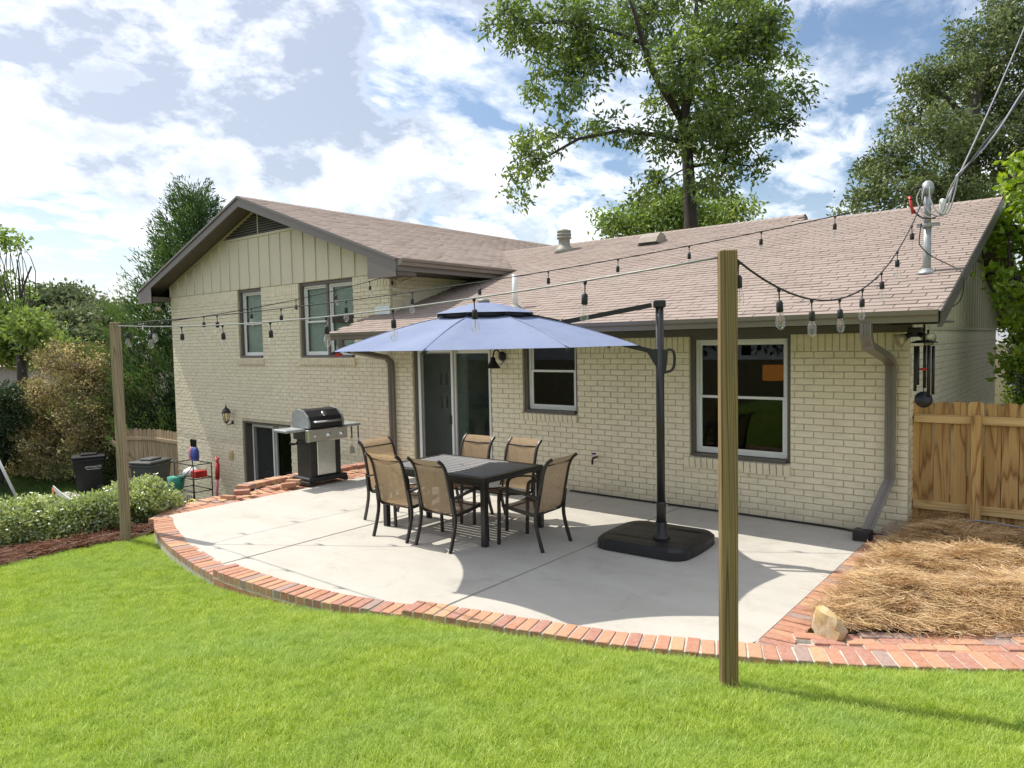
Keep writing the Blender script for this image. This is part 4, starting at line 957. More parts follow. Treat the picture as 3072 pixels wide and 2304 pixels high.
# ------------------------------------------------------------------ cantilever umbrella
UC=np.array([-3.62,-2.92,0]); UR_,UZ,UA=1.68,2.19,2.70; MX,MY=-1.99,-1.98
um=thing('patio_umbrella','periwinkle blue cantilever umbrella over the dining table','umbrella',(MX,MY,0))
def ul(p): return (p[0]-MX,p[1]-MY,p[2])
def canopy(z0,z1,r0,r1,scal,nr=8,nm='canopy',sag=.0):
    V=[];F=[]; per=8; n_=8*per
    for i_ in range(nr+1):
        t=i_/nr
        for k in range(n_):
            a=R(22.5)+2*math.pi*k/n_; ph=(k%per)/per; ang_=abs(ph-.5); 
            poly=math.cos(math.pi/8)/math.cos((ph-.5)*math.pi/4)          # straight chords between ribs
            sc=1-scal*(1-(2*ang_)**2)*t; r_=(r0+(r1-r0)*t)*poly/ (math.cos(math.pi/8)/math.cos(math.pi/8))*sc
            z=z1+(z0-z1)*(t**1.38)+ sag*math.sin(math.pi*t)*(1-(2*ang_)**2)*-1 + (.03*(1-(2*ang_)**2) if False else 0)
            V.append(ul((UC[0]+r_*math.cos(a),UC[1]+r_*math.sin(a),z)))
    for i_ in range(nr):
        for k in range(n_): F.append((i_*n_+k,i_*n_+(k+1)%n_,(i_+1)*n_+(k+1)%n_,(i_+1)*n_+k))
    return np_mesh(nm,np.array(V),np.array(F),'umbrella_fabric',um,smooth=True)
canopy(UZ,UA-.165,.36,UR_,.06,10,sag=.03)
canopy(UA-.135,UA-.01,.03,.57,.03,4,'vent_canopy')
m=MB(); m.lathe([(.47,UA-.19),(.50,UA-.13)],32,(UC[0]-MX,UC[1]-MY,0)); m.build('vent_mesh','black_rubber',um)
for k in range(8):
    a=R(22.5)+k*math.pi/4; d=np.array([math.cos(a),math.sin(a),0]); m=MB()
    m.tube([ul(UC+d*.06+[0,0,UA-.12]),ul(UC+d*UR_*.5+[0,0,UA-.165-(UA-.165-UZ)*.27-.03]),ul(UC+d*(UR_-.005)+[0,0,UZ-.012])],1,flat=(.022,.03)); m.build('rib','black_metal',um)
    m=MB(); m.tube([ul(UC+d*(t)+[0,0,z+.006]) for t,z in tuple((.36+(UR_-.38)*q_/6,UA-.165-(UA-.165-UZ)*(q_/6)**1.38) for q_ in range(7))],.0035,5); m.build('seam','umbrella_fabric',um)
    m=MB(); m.lathe([(.0,-.02),(.022,-.015),(.022,.012),(0,.018)],8,ul(UC+d*(UR_-.01)+[0,0,UZ-.012])); m.build('rib_tip','black_plastic',um)
    m=MB(); m.tube([ul(UC+d*.08+[0,0,UA-.13]),ul(UC+d*.55+[0,0,UA-.15])],.014,5); m.build('vent_stay','black_metal',um)
m=MB(); m.lathe([(.0,UA-.02),(.06,UA-.015),(.068,UA+.005),(.055,UA+.025),(0,UA+.035)],14,(UC[0]-MX,UC[1]-MY,0)); m.build('finial','vent_grey',um)
m=MB(); m.lathe([(.05,UA-.2),(.05,UA-.02)],10,(UC[0]-MX,UC[1]-MY,0)); m.build('hub','black_metal',um)
m=MB(); m.tube([(0,0,.10),(0,0,2.60)],[.044,.042],14); m.build('mast','black_metal',um)
m=MB(); m.lathe([(.050,.11),(.051,.50),(.047,.52)],14); m.build('mast_sleeve','black_metal',um)
for (a_,z) in ((.4,.48),(2.6,.46),(1.2,.14),(3.6,.14)):
    m=MB(); M=Matrix.Rotation(a_,4,'Z')@Matrix.Translation((.05,0,z))@Matrix.Rotation(R(90),4,'Y'); m.lathe([(.012,0),(.014,.015),(0,.02)],8,(0,0,0),M); m.build('bolt','galvanised',um)
din=np.array([UC[0]-MX,UC[1]-MY,0]); din/=np.linalg.norm(din)
m=MB(); m.bbox((-.065,-.045,2.58),(.065,.045,2.66),.012); o=m.build('mast_head','black_metal',um); o.rotation_euler=(0,0,math.atan2(din[1],din[0]))
P1=din*.08+[0,0,2.61]; P2=din*1.03+[0,0,2.45]
m=MB(); m.tube([P1,P2],1,flat=(.035,.05)); m.build('upper_strut','black_metal',um)
m=MB(); m.tube([P2+np.array([-din[1],din[0],0])*.04,P2-np.array([-din[1],din[0],0])*.04],.035,12); m.build('pivot','black_metal',um)
m=MB(); m.tube([din*.07+[0,0,2.12],din*.55+[0,0,2.25],P2,np.array([UC[0]-MX,UC[1]-MY,UA-.06])],1,flat=(.04,.05)); m.build('arm','black_metal',um)
m=MB(); M=Matrix.Rotation(math.atan2(din[1],din[0]),4,'Z')@Matrix.Rotation(R(90),4,'X'); m.prism([(-.085,2.14),(.12,2.15),(.13,2.11),(.06,1.99),(.0,1.90),(-.055,1.88),(-.07,1.98)],-.035,.035,M); m.build('slide_bracket','black_plastic',um)
hp=[(-.05,0,1.90),(-.12,0,1.92),(-.15,0,2.0),(-.14,0,2.12),(-.08,0,2.14)]; m=MB(); m.tube(spline(hp,4),.014,8); o=m.build('crank_handle','black_plastic',um); o.rotation_euler=(0,0,math.atan2(din[1],din[0]))
# weighted base: four moulded segments
bs=.50; 
def rsq(h,r_,n_=8):
    pts=[]
    for q_ in range(4):
        cx,cy=((h-r_)*(1,-1,-1,1)[q_],(h-r_)*(1,1,-1,-1)[q_])
        for k in range(n_+1):
            a=math.pi/2*(q_+k/n_); b=.035*math.sin(2*a)**2*0; pts.append((cx+r_*math.cos(a),cy+r_*math.sin(a)))
    return pts
cuts=[-bs,-.265,0,.265,bs]
for k in range(4):
    x0,x1=cuts[k]+.004,cuts[k+1]-.004
    def half(x,h,r_): # half-depth of the rounded, slightly bowed square at x
        bow=.045*(1-(x/h)**2); e=h-abs(x)
        return (h-r_+math.sqrt(max(0,r_*r_-(r_-e)**2)) if e<r_ else h)+bow
    m=MB(); xs=np.linspace(x0,x1,9); rings=[(bs,.0),(bs,.085),(bs-.03,.115),(bs-.12,.122)]
    V=[];F=[]
    for (h,z) in rings:
        sc=h/bs; V+=[(x*sc if abs(x)>.3 else x,-half(x,bs,.16)*sc,z) for x in xs]+[(x*sc if abs(x)>.3 else x,half(x,bs,.16)*sc,z) for x in xs[::-1]]
    n_=18
    for i_ in range(3):
        for q_ in range(n_): F.append((i_*n_+q_,i_*n_+(q_+1)%n_,(i_+1)*n_+(q_+1)%n_,(i_+1)*n_+q_))
    F.append(tuple(3*n_+q_ for q_ in range(n_))); m.add(V,F); o=m.build('base_segment','black_plastic',um); o.location=(-.13,.13,.004); o.rotation_euler=(0,0,R(92))
m=MB(); m.lathe([(.10,.11),(.09,.15),(.062,.17),(.06,.3)],12); m.build('base_collar','black_metal',um)
# ------------------------------------------------------------------ timber light posts
def post(name,label,x,y,zb,zt_,w,rz,mat):
    o=MB(); o.bbox((-w/2,-w/2,zb-.25),(w/2,w/2,zt_),.006); t=thing(name,label,'post',(x,y,0),rz); o.build('timber','%s'%mat,t); return t
NP=np.array([.02,-5.06,2.71]); FP=np.array([-7.93,-4.99,2.585])
post('light_post','near square timber post standing in the lawn by the brick edging',.02,-5.06,.29,2.72,.092,R(33),'post_wood')
post('light_post','far square timber post beside the hedge at the patio corner',-7.93,-4.99,-.13,2.60,.094,R(30),'post_wood_pale')
# ------------------------------------------------------------------ string lights
def bulb_meshes():
    s=MB(); s.lathe([(.004,.0),(.014,-.004),(.010,-.02),(.0045,-.028),(.004,-.075),(.013,-.08),(.020,-.09),(.021,-.145),(.017,-.15)],10)
    b=MB(); b.lathe([(.016,-.146),(.018,-.16),(.028,-.19),(.031,-.215),(.026,-.24),(.012,-.256),(0,-.259)],12)
    f=MB(); f.tube([(-.006,0,-.15),(-.006,0,-.215),(.006,0,-.215),(.006,0,-.15)],.0012,4)
    return s.mesh('socket','black_rubber'),b.mesh('bulb','bulb_glass'),f.mesh('filament','lamp_orange')
SM,BMs,FM=bulb_meshes()
def string(label,path,ts,cordmat='black_rubber',tl=.0):
    t=thing('string_light',label,'string lights',tuple(path[0])); o0=np.array(path[0]); m=MB(); m.tube([tuple(np.array(p)-o0) for p in path],.0065,6); m.build('cord',cordmat,t)
    P=np.array(path); d=np.r_[0,np.cumsum(np.linalg.norm(np.diff(P,axis=0),axis=1))]
    for u in ts:
        s=u*d[-1]; p=np.array([np.interp(s,d,P[:,i]) for i in range(3)])-o0; so_=inst('socket',SM,t,tuple(p),(random.uniform(-.05,.05),random.uniform(-.05,.05),random.random()*6))
        inst('bulb',BMs,so_,(0,0,0)); inst('filament',FM,so_,(0,0,0))
    return t
def cat(a,b,sag,n_=24): 
    a=np.array(a,float);b=np.array(b,float); return [a+(b-a)*t-np.array([0,0,sag*4*t*(1-t)]) for t in np.linspace(0,1,n_+1)]
MT=np.array([.06,.35,3.78]); GC=np.array([-8.30,-.12,3.50])
string('front string of bulbs from the near post to the far post',cat(NP+[-.02,.0,-.02],FP+[.03,0,-.03],.13),[.115,.235,.345,.455,.565,.675,.785,.88,.96],'wire_grey')
string('rear string of bulbs from the far post to the roof mast',cat(FP+[.02,.02,-.01],MT,.18),[.05,.135,.22,.305,.39,.475,.56,.645,.73,.815,.90])
string('short string of bulbs from the far post to the house eave',cat(FP+[.0,.03,-.05],GC,.10,16)+[GC+[.15,.10,-.12],GC+[.30,.3,-.02],GC+[.4,.8,-.02]],[.08,.2,.33,.47,.61,.745,.84])
string('sagging string of bulbs from the near post to the roof mast',cat(NP+[.03,.02,-.03],MT+[.02,0,.04],.62),[.01,.125,.24,.36,.48,.60,.72,.85])
# ------------------------------------------------------------------ service mast and cables
ms=thing('service_mast','galvanised electrical service mast rising from the roof','mast',(.1,.35,zl(.35)))
m=MB(); m.lathe([(.041,-.1),(.041,.52)],14); m.build('lower_pipe','galvanised',ms); m=MB(); m.lathe([(.036,.50),(.036,.92)],14); m.build('pipe','galvanised',ms)
m=MB(); m.lathe([(.0,.0),(.13,-.02),(.08,.02),(.045,.05)],16); o=m.build('roof_boot','galvanised',ms)
m=MB(); m.lathe([(.045,.86),(.062,.89),(.066,.94),(.052,.99),(.025,1.015),(0,1.02)],14); m.build('weatherhead','galvanised',ms)
m=MB(); m.lathe([(.05,.50),(.05,.55)],12); m.box((-.10,-.025,.51),(.12,.025,.545)); m.build('clamp','galvanised',ms)
for k,(x,y) in enumerate(((-.06,-.05),(-.02,-.07),(.03,-.07))):
    m=MB(); m.tube(spline([(x,y,.93),(x*1.5,y*1.7,.80),(.02+k*.05,-.17,.60+k*.02),(.16+k*.03,-.16,.62),(.22+.03*k,-.12,.85),(.30,-.10,1.02)],5),.008,6); m.build('lead_wire','wire_grey',ms)
m=MB(); m.tube(spline([(-.05,-.04,.95),(-.14,-.06,.93),(-.16,-.05,.78),(-.06,-.08,.62),(.10,-.15,.58)],5),.010,6); m.build('lead_wire','black_rubber',ms)
m=MB(); m.tube([(-.17,-.06,.86),(-.13,-.07,.66)],.016,8); m.build('cable_clamp','red_plastic',ms)
m=MB(); m.lathe([(.0,.60),(.035,.62),(.03,.66),(.04,.68),(.03,.74),(.035,.78),(0,.80)],10,(.15,-.04,0)); m.build('insulator','white_plastic',ms)
e0=np.array([.1,.35,zl(.35)])
far=at(3300,-160,14.)
cb=thing('overhead_cable','thick grey service cable running up right from the roof mast','cable',tuple(e0+[.30,-.10,1.0])); o0=e0+[.30,-.10,1.0]
pts=[np.array(p)-o0 for p in cat(o0,far,.35,20)]
for k in range(2): m=MB(); m.tube([tuple(p+np.array([.018*math.cos(i_*.9+k*3.1),0,.018*math.sin(i_*.9+k*3.1)])) for i_,p in enumerate(pts)],.012,6); m.build('strand','wire_grey' if k else 'black_rubber',cb)
c2=thing('overhead_wire','thin overhead wire crossing the oak tree','wire',tuple(e0+[.16,-.03,.70])); o0=e0+[.16,-.03,.70]
m=MB(); m.tube([tuple(np.array(p)-o0) for p in cat(o0,at(3150,-120,16.),.15,12)],.010,5); m.build('strand','wire_grey',c2)
lc=thing('light_cable','thin black cable draped from the mast over the roof edge','cable',(.1,.35,zl(.35))); m=MB(); m.tube(spline([(-.05,-.05,.55),(-.07,-.05,.35),(-.04,-.06,.28),(.05,-.05,.18),(.25,-.05,.05),(.37,-.2,-.05),(.375,-.30,-.30),(.30,-.5,-.42),(.15,-.75,-.55)],5),.006,5); m.build('strand','black_rubber',lc)
# roof vents
v=thing('pipe_vent','grey ribbed round vent pipe on the roof ridge','vent',(-7.46,4.17,zl(4.17))); m=MB(); m.lathe([(.24,-.06),(.20,.04),(.15,.10),(.125,.14),(.125,.26),(.16,.27),(.16,.31),(.13,.33),(.16,.34),(.16,.38),(.13,.40),(.155,.41),(.15,.45),(.0,.49)],18); m.build('stack','vent_grey',v)
v=thing('box_vent','tan domed box vent near the ridge','vent',(-5.19,3.94,zl(3.94))); m=MB(); M=Matrix.Rotation(R(90),4,'Y'); pr=[(.20,-.10),(.20,.02),(.14,.13),(.04,.18),(-.08,.19),(-.20,.10),(-.26,.0)]
m.prism([(-z,y) for y,z in pr],-.2,.2,M); m.build('hood','vent_tan',v); m=MB(); m.box((-.22,-.22,-.09),(.22,.1,-.02)); m.build('throat','interior_dark',v)
v=thing('plumbing_vent','white plastic plumbing vent pipe rising through the roof','vent',(-5.37,-.19,zl(-.19))); m=MB(); m.lathe([(.042,-.05),(.042,.54),(.035,.54),(.035,.5)],12); m.build('pipe','white_plastic',v); m=MB(); m.lathe([(.17,-.03),(.10,.04),(.05,.08)],14); m.build('boot','vent_grey',v)
# ------------------------------------------------------------------ wall lights
def barn(loc):
    t=thing('barn_light','black gooseneck barn light beside the sliding door','wall light',loc); m=MB(); m.lathe([(.075,0),(.075,.02),(.05,.045),(0,.05)],16,(0,0,0),Matrix.Rotation(R(90),4,'X')); m.build('back_plate','black_metal',t)
    m=MB(); m.tube(spline([(0,-.03,0),(0,-.12,.10),(0,-.21,.08),(0,-.24,-.0)],5),.012,8); m.build('gooseneck','black_metal',t)
    m=MB(); m.lathe([(.02,.02),(.035,0),(.045,-.05),(.115,-.15),(.12,-.16),(.11,-.155),(.04,-.06)],18,(0,-.24,-.02)); m.build('shade','black_metal',t)
    m=MB(); m.tube(spline([(.07,-.02,-.02),(.10,-.1,-.08),(.09,-.19,-.14)],5),.006,5); m.build('wire','black_rubber',t)
barn((-5.80,-.0,2.03))
t=thing('wall_lantern','dark bronze carriage lantern on the gable wall','wall light',(-14.05,-.0,.52)); t.scale=(.78,.78,.78)
m=MB(); m.lathe([(.06,0),(.06,.02),(.03,.035)],12,(0,0,0),Matrix.Rotation(R(90),4,'X')); m.build('back_plate','bronze_metal',t); m=MB(); m.tube(spline([(0,-.02,0),(0,-.10,-.06),(0,-.18,-.05),(0,-.2,.02)],5),.012,6); m.build('bracket','bronze_metal',t)
m=MB(); m.lathe([(.135,.30),(.13,.32),(.10,.40),(.04,.46),(.02,.48),(.012,.56),(0,.57)],12,(0,-.2,0)); m.build('cap','bronze_metal',t); m=MB(); m.lathe([(.0,-.02),(.02,.0),(.065,.03),(.07,.045)],12,(0,-.2,0)); m.build('base','bronze_metal',t)
m=MB(); m.lathe([(.062,.045),(.105,.30)],8,(0,-.2,0)); m.build('glass','lens_glass',t)
for k in range(6): a=k*math.pi/3; m=MB(); m.tube([(.066*math.cos(a),-.2+.066*math.sin(a),.04),(.112*math.cos(a),-.2+.112*math.sin(a),.31)],.008,5); m.build('strut','bronze_metal',t)
def flood(loc,label,aims):
    t=thing('flood_light',label,'flood light',loc); m=MB(); m.bbox((-.07,-.05,-.05),(.07,.05,.05),.01); m.build('junction_box','bronze_metal',t)
    for a in aims:
        d=Vector(a).normalized(); M=d.to_track_quat('Z','Y').to_matrix().to_4x4(); h=MB(); h.lathe([(.025,.02),(.03,.10),(.035,.12)],10,(0,0,0),M); ho=h.build('holder','bronze_metal',t)
        h=MB(); h.lathe([(.035,.115),(.055,.16),(.075,.20),(.070,.215),(.0,.225)],14,(0,0,0),M); h.build('flood_bulb','lens_glass',ho); h=MB(); h.lathe([(.03,.118),(.05,.16),(.066,.195)],14,(0,0,0),M); h.build('reflector','white_plastic',ho)
flood((.10,-.25,2.27),'twin flood light under the right eave corner above the fence',[(-.75,-.6,-.45),(.75,-.55,-.4)])
flood((-17.05,-.1,3.35),'twin flood light under the left gable eave',[(-.5,-.8,-.4),(.55,-.8,-.35)])
t=thing('wind_chime','black tubular wind chime hanging under the right eave','wind chime',(.21,-.42,2.36)); m=MB(); m.tube([(0,0,0),(0,0,-.18)],.01,6); m.build('cord','black_rubber',t); m=MB(); m.lathe([(.0,-.17),(.06,-.175),(.125,-.195),(.125,-.205),(0,-.205)],18); m.build('top_disc','black_plastic',t)
for k in range(5): a=k*1.2566+.4; L_=(.50,.44,.47,.40,.52)[k]; m=MB(); m.tube([(.085*math.cos(a),.085*math.sin(a),-.235),(.085*math.cos(a),.085*math.sin(a),-.235-L_)],.0155,10); m.build('tube','black_metal',t)
m=MB(); m.tube([(0,0,-.2),(0,0,-.72)],.004,5); m.build('clapper_cord','black_rubber',t); m=MB(); m.lathe([(0,-.46),(.045,-.465),(.045,-.485),(0,-.49)],14); m.build('clapper','red_plastic',t); m=MB(); m.lathe([(0,-.012),(.085,-.01),(.085,.01),(0,.012)],20,(0,0,-.79),Matrix.Rotation(R(70),4,'X')@Matrix.Rotation(R(25),4,'Y')); m.build('sail','black_plastic',t)
t=thing('outlet_box','cream weatherproof outlet box on the gable wall','outlet box',(-14.15,0,-.25)); m=MB(); m.bbox((-.07,-.05,-.10),(.07,.01,.10),.01); m.build('cover','cream_plastic',t); m=MB(); m.bbox((-.045,-.062,-.07),(.045,-.05,.0),.004); m.build('lid','cream_plastic',t)
t=thing('garden_tap','brass hose tap on the patio wall behind the chairs','tap',(-4.05,0,.55)); m=MB(); m.tube([(0,.02,0),(0,-.10,0),(0,-.12,-.03),(0,-.12,-.09)],.016,8); m.build('spout','bronze_metal',t); m=MB(); m.lathe([(.03,.05),(.034,.06),(.03,.07)],10,(0,-.08,0)); m.build('handle','blue_plastic',t)
t=thing('garden_hose','black hose lying along the foot of the patio wall','hose',(-.3,-.08,.012)); m=MB(); m.tube(spline([(-4.2,.03,.005),(-3.0,-.0,.005),(-1.8,.02,.005),(-.6,.0,.005),(.0,-.06,.005),(.30,-.02,.03),(.5,.10,.12)],6),.012,7); m.build('tube','black_rubber',t)
t=thing('irrigation_hose','thin grey hose lying on the straw below the fence','hose',(.3,0,.2)); m=MB(); m.tube(spline([(0,-.05,-.10),(.12,-.0,.03),(.4,-.02,.08),(.8,-.06,.07),(1.4,-.05,.06),(2.6,-.1,.05)],6),.009,7); m.build('tube','wire_grey',t)
# ------------------------------------------------------------------ right fence
fr=thing('wooden_fence','new cedar picket fence joining the house corner at the right','fence',(1.5,.24,0))
def picket(w,h,mat,dog=.05,t=.016):
    m=MB(); m.add([(-w/2,0,0),(w/2,0,0),(w/2,0,h-dog),(w/2-dog*.7,0,h-.002),(0,0,h),(-w/2+dog*.7,0,h-.002),(-w/2,0,h-dog)]+[(x,t,z) for x,z in ((-w/2,0),(w/2,0),(w/2,h-dog),(w/2-dog*.7,h-.002),(0,h),(-w/2+dog*.7,h-.002),(-w/2,h-dog))],[tuple(range(7)),tuple(range(7,14))[::-1]]+[(i_,7+i_,7+(i_+1)%7,(i_+1)%7) for i_ in range(7)]); return m.mesh('picket',mat)
pk=[picket(.148,1.40+d_,'fence_wood',.032) for d_ in (0,.008,-.006)]
x=.03-1.5+.045
first=MB(); 
xs=[.035]+[.131+k*.1555 for k in range(20)]
for k,xx in enumerate(xs): inst('picket',pk[k%3],fr,(xx-1.5,random.uniform(-.002,.004)+.02,.10))
for z0,z1 in ((.29,.385),(1.265,1.355)): m=MB(); m.bbox((-1.49,-.02,z0),(1.9,.018,z1),.003); m.build('rail','fence_wood_h',fr)
for xx in (.615,2.5): m=MB(); m.bbox((xx-1.5-.045,-.112,-.1),(xx-1.5+.045,-.022,1.37),.004); m.build('post','fence_wood',fr)
# ------------------------------------------------------------------ rocks
def rock(name,label,loc,s,mat,seed,rz):
    rr=np.random.default_rng(seed); V=[];F=[]; n_,k_=26,15; pl_=rr.normal(0,1,(9,3)); pl_/=np.linalg.norm(pl_,axis=1)[:,None]; of=rr.uniform(.5,.82,9); k1=rr.normal(0,1,(8,3))*3
    for a in range(k_+1):
        for b in range(n_):
            th=math.pi*a/k_; ph=2*math.pi*b/n_; d=np.array([math.sin(th)*math.cos(ph),math.sin(th)*math.sin(ph),math.cos(th)])
            r_=1.; dp=pl_@d
            for q_ in range(9):
                if dp[q_]>.05: r_=min(r_,of[q_]/dp[q_])          # chopped by a few planes
            V.append(d*(r_+.018*np.sin(k1@d*2.2).sum()/2.)*s)
    for a in range(k_):
        for b in range(n_): F.append((a*n_+b,(a+1)*n_+b,(a+1)*n_+(b+1)%n_,a*n_+(b+1)%n_))
    m=MB(); m.add(V,F,False); o=m.build(name,mat); o.location=loc; o.rotation_euler=(.1,.25,rz); return tag(o,label,'rock')
fd=thing('hummingbird_feeder','clear hummingbird feeder with a red base hanging at the left eave end','feeder',(-8.72,-1.0,2.36)); m=MB(); m.tube([(0,0,0),(0,0,-.10)],.004,5); m.build('wire','black_metal',fd); m=MB(); m.lathe([(.02,-.09),(.03,-.11),(.03,-.20),(.045,-.24)],12); m.build('bottle','bulb_glass',fd); m=MB(); m.lathe([(.03,-.23),(.085,-.25),(.09,-.27),(.05,-.29),(0,-.29)],14); m.build('base','red_plastic',fd)
rock('garden_rock','tan garden rock at the corner of the straw bed',(.08,-3.37,.115),np.array([.135,.17,.14]),'rock_tan',11,.9)
rock('garden_rock','brown rock at the foot of the house corner',(-.02,-.33,.13),np.array([.18,.15,.15]),'rock_grey',2,.3)
# ------------------------------------------------------------------ grill, facing the sliding door (+x)
gr=thing('gas_grill','black and stainless gas grill on the brick terrace by the patio','grill',(-8.36,-1.72,.02),R(-90+172+8))
# local: x = width (along its front), -y = front
gr.rotation_euler=(0,0,R(90-4))
def gb_(nm,mat,a,b,e=.006): m=MB(); m.bbox(a,b,e); return m.build(nm,mat,gr)
gb_('base_tray','black_plastic',(-.36,-.27,.05),(.36,.25,.12),.015)
for sx in (-1,1): gb_('foot','black_plastic',(sx*.34-.03,-.27,0.),(sx*.34+.03,.25,.06),.01)
gb_('cabinet_side','black_metal',(-.28,-.20,.12),(-.255,.22,.74)); gb_('cabinet_side','black_metal',(.255,-.20,.12),(.28,.22,.74)); gb_('cabinet_back','black_metal',(-.255,.19,.12),(.255,.22,.74))
gb_('cabinet_front','black_metal',(-.255,-.20,.12),(.255,-.17,.74)); gb_('door','steel',(-.17,-.222,.14),(.17,-.203,.74),.01)
gb_('control_panel','steel',(-.37,-.29,.70),(.37,-.20,.90),.012)
gb_('firebox','black_metal',(-.33,-.20,.72),(.33,.24,.93),.01)
for (x,s) in ((-.25,.5),(0,1),(.24,1)):
    m=MB(); m.lathe([(.042*s,0),(.042*s,.012),(.026*s,.016),(.024*s,.045),(0,.047)],14,(x,-.29,.79),Matrix.Rotation(R(90),4,'X')); m.build('knob','steel',gr)
gb_('badge','black_metal',(-.06,-.262,.905),(.06,-.255,.925),.002)
# domed lid
prof=[(-.24,.92),(-.25,1.0),(-.20,1.10),(-.08,1.19),(.10,1.21),(.22,1.15),(.26,1.02),(.26,.92)]
def lidp(x0,x1,ex,mat,nm):
    m=MB(); n_=len(prof); P_=[(y*(1+ex),.92+(z-.92)*(1+ex)) for y,z in prof]; m.add([(x0,y,z) for y,z in P_]+[(x1,y,z) for y,z in P_],[(i_,i_+1,n_+i_+1,n_+i_) for i_ in range(n_-1)]+[tuple(range(n_))[::-1],tuple(range(n_,2*n_))]); m.build(nm,mat,gr)
lidp(-.30,.30,0,'black_metal','lid'); lidp(-.335,-.30,.03,'galvanised','lid_end'); lidp(.30,.335,.03,'galvanised','lid_end')
m=MB(); m.tube([(-.25,-.24,1.01),(-.24,-.31,1.02),(.24,-.31,1.02),(.25,-.24,1.01)],.017,8); m.build('lid_handle','steel',gr)
m=MB(); m.lathe([(.045,0),(.045,.012),(.03,.016),(0,.016)],16,(0,-.175,1.135),Matrix.Rotation(R(55),4,'X')); m.build('thermometer','steel',gr)
for s in (-1,1): gb_('side_shelf','galvanised',(min(s*.36,s*.70),-.20,.875),(max(s*.36,s*.70),.20,.92),.01)
for (x,nm) in ((.50,'spatula'),(.63,'tongs')):
    t=thing('grill_%s'%nm,'steel barbecue %s hanging from the grill shelf'%nm,nm,(0,0,0)); Mw=Matrix.Translation(gr.location)@Matrix.Rotation(gr.rotation_euler.z,4,'Z'); p=Mw@Vector((x,-.215,.88)); t.location=p; t.rotation_euler=gr.rotation_euler
    m=MB(); m.bbox((-.012,-.006,-.20),(.012,.006,0),.003); m.build('handle','black_plastic',t); m=MB(); m.tube([(0,0,-.20),(0,0,-.34)],.006,6); m.build('shaft','steel',t)
    if nm=='spatula':
        for k in range(5): m=MB(); m.box((-.04+k*.017,-.002,-.46),(-.028+k*.017,.002,-.34)); m.build('blade_tine','steel',t)
    else:
        for s in (-1,1): m=MB(); m.tube([(0,0,-.1),(s*.02,0,-.38),(s*.012,0,-.46)],.006,5); m.build('arm','steel',t)
m=MB(); m.tube(spline([(-.3,.1,.72),(-.45,.0,.66),(-.5,.05,.68),(-.3,.15,.64)],5),.012,6); m.build('gas_hose','black_rubber',gr)
# ------------------------------------------------------------------ left: pale fence with gate, carts, toys, nets
lf=thing('picket_fence','pale scalloped wooden fence and gate beyond the left house corner','fence',(-16.9,.15,LOW))
pk2=[picket(.14,1.75+d_,'fence_wood_pale') for d_ in (0,.01,-.01)]
fpts=[np.array([-16.85,.12]),np.array([-18.3,.15]),np.array([-19.45,-.30])]
tot=0
for a,b in zip(fpts,fpts[1:]):
    L_=np.linalg.norm(b-a); an=math.atan2(*(b-a)[::-1]); n_=int(L_/.15)
    for k in range(n_):
        p=a+(b-a)*((k+.5)/n_); inst('picket',pk2[k%3],lf,(p[0]+16.9,p[1]-.15,0.02),(0,0,an+math.pi))
    for z in (.35,1.5):
        m=MB(); M=Matrix.Translation((a[0]+16.9,a[1]-.15,z))@Matrix.Rotation(an,4,'Z'); m.bbox((0,.004,-.045),(L_,.045,.045),.004,M); m.build('rail','fence_wood_pale_h',lf)
a,b=fpts[1],fpts[2]; an=math.atan2(*(b-a)[::-1]); m=MB(); M=Matrix.Translation((a[0]+16.9,a[1]-.15,.35))@Matrix.Rotation(an,4,'Z'); m.tube([M@Vector((.15,.05,0)),M@Vector((1.55,.05,1.1))],1,flat=(.04,.09)); m.build('gate_brace','fence_wood_pale',lf)
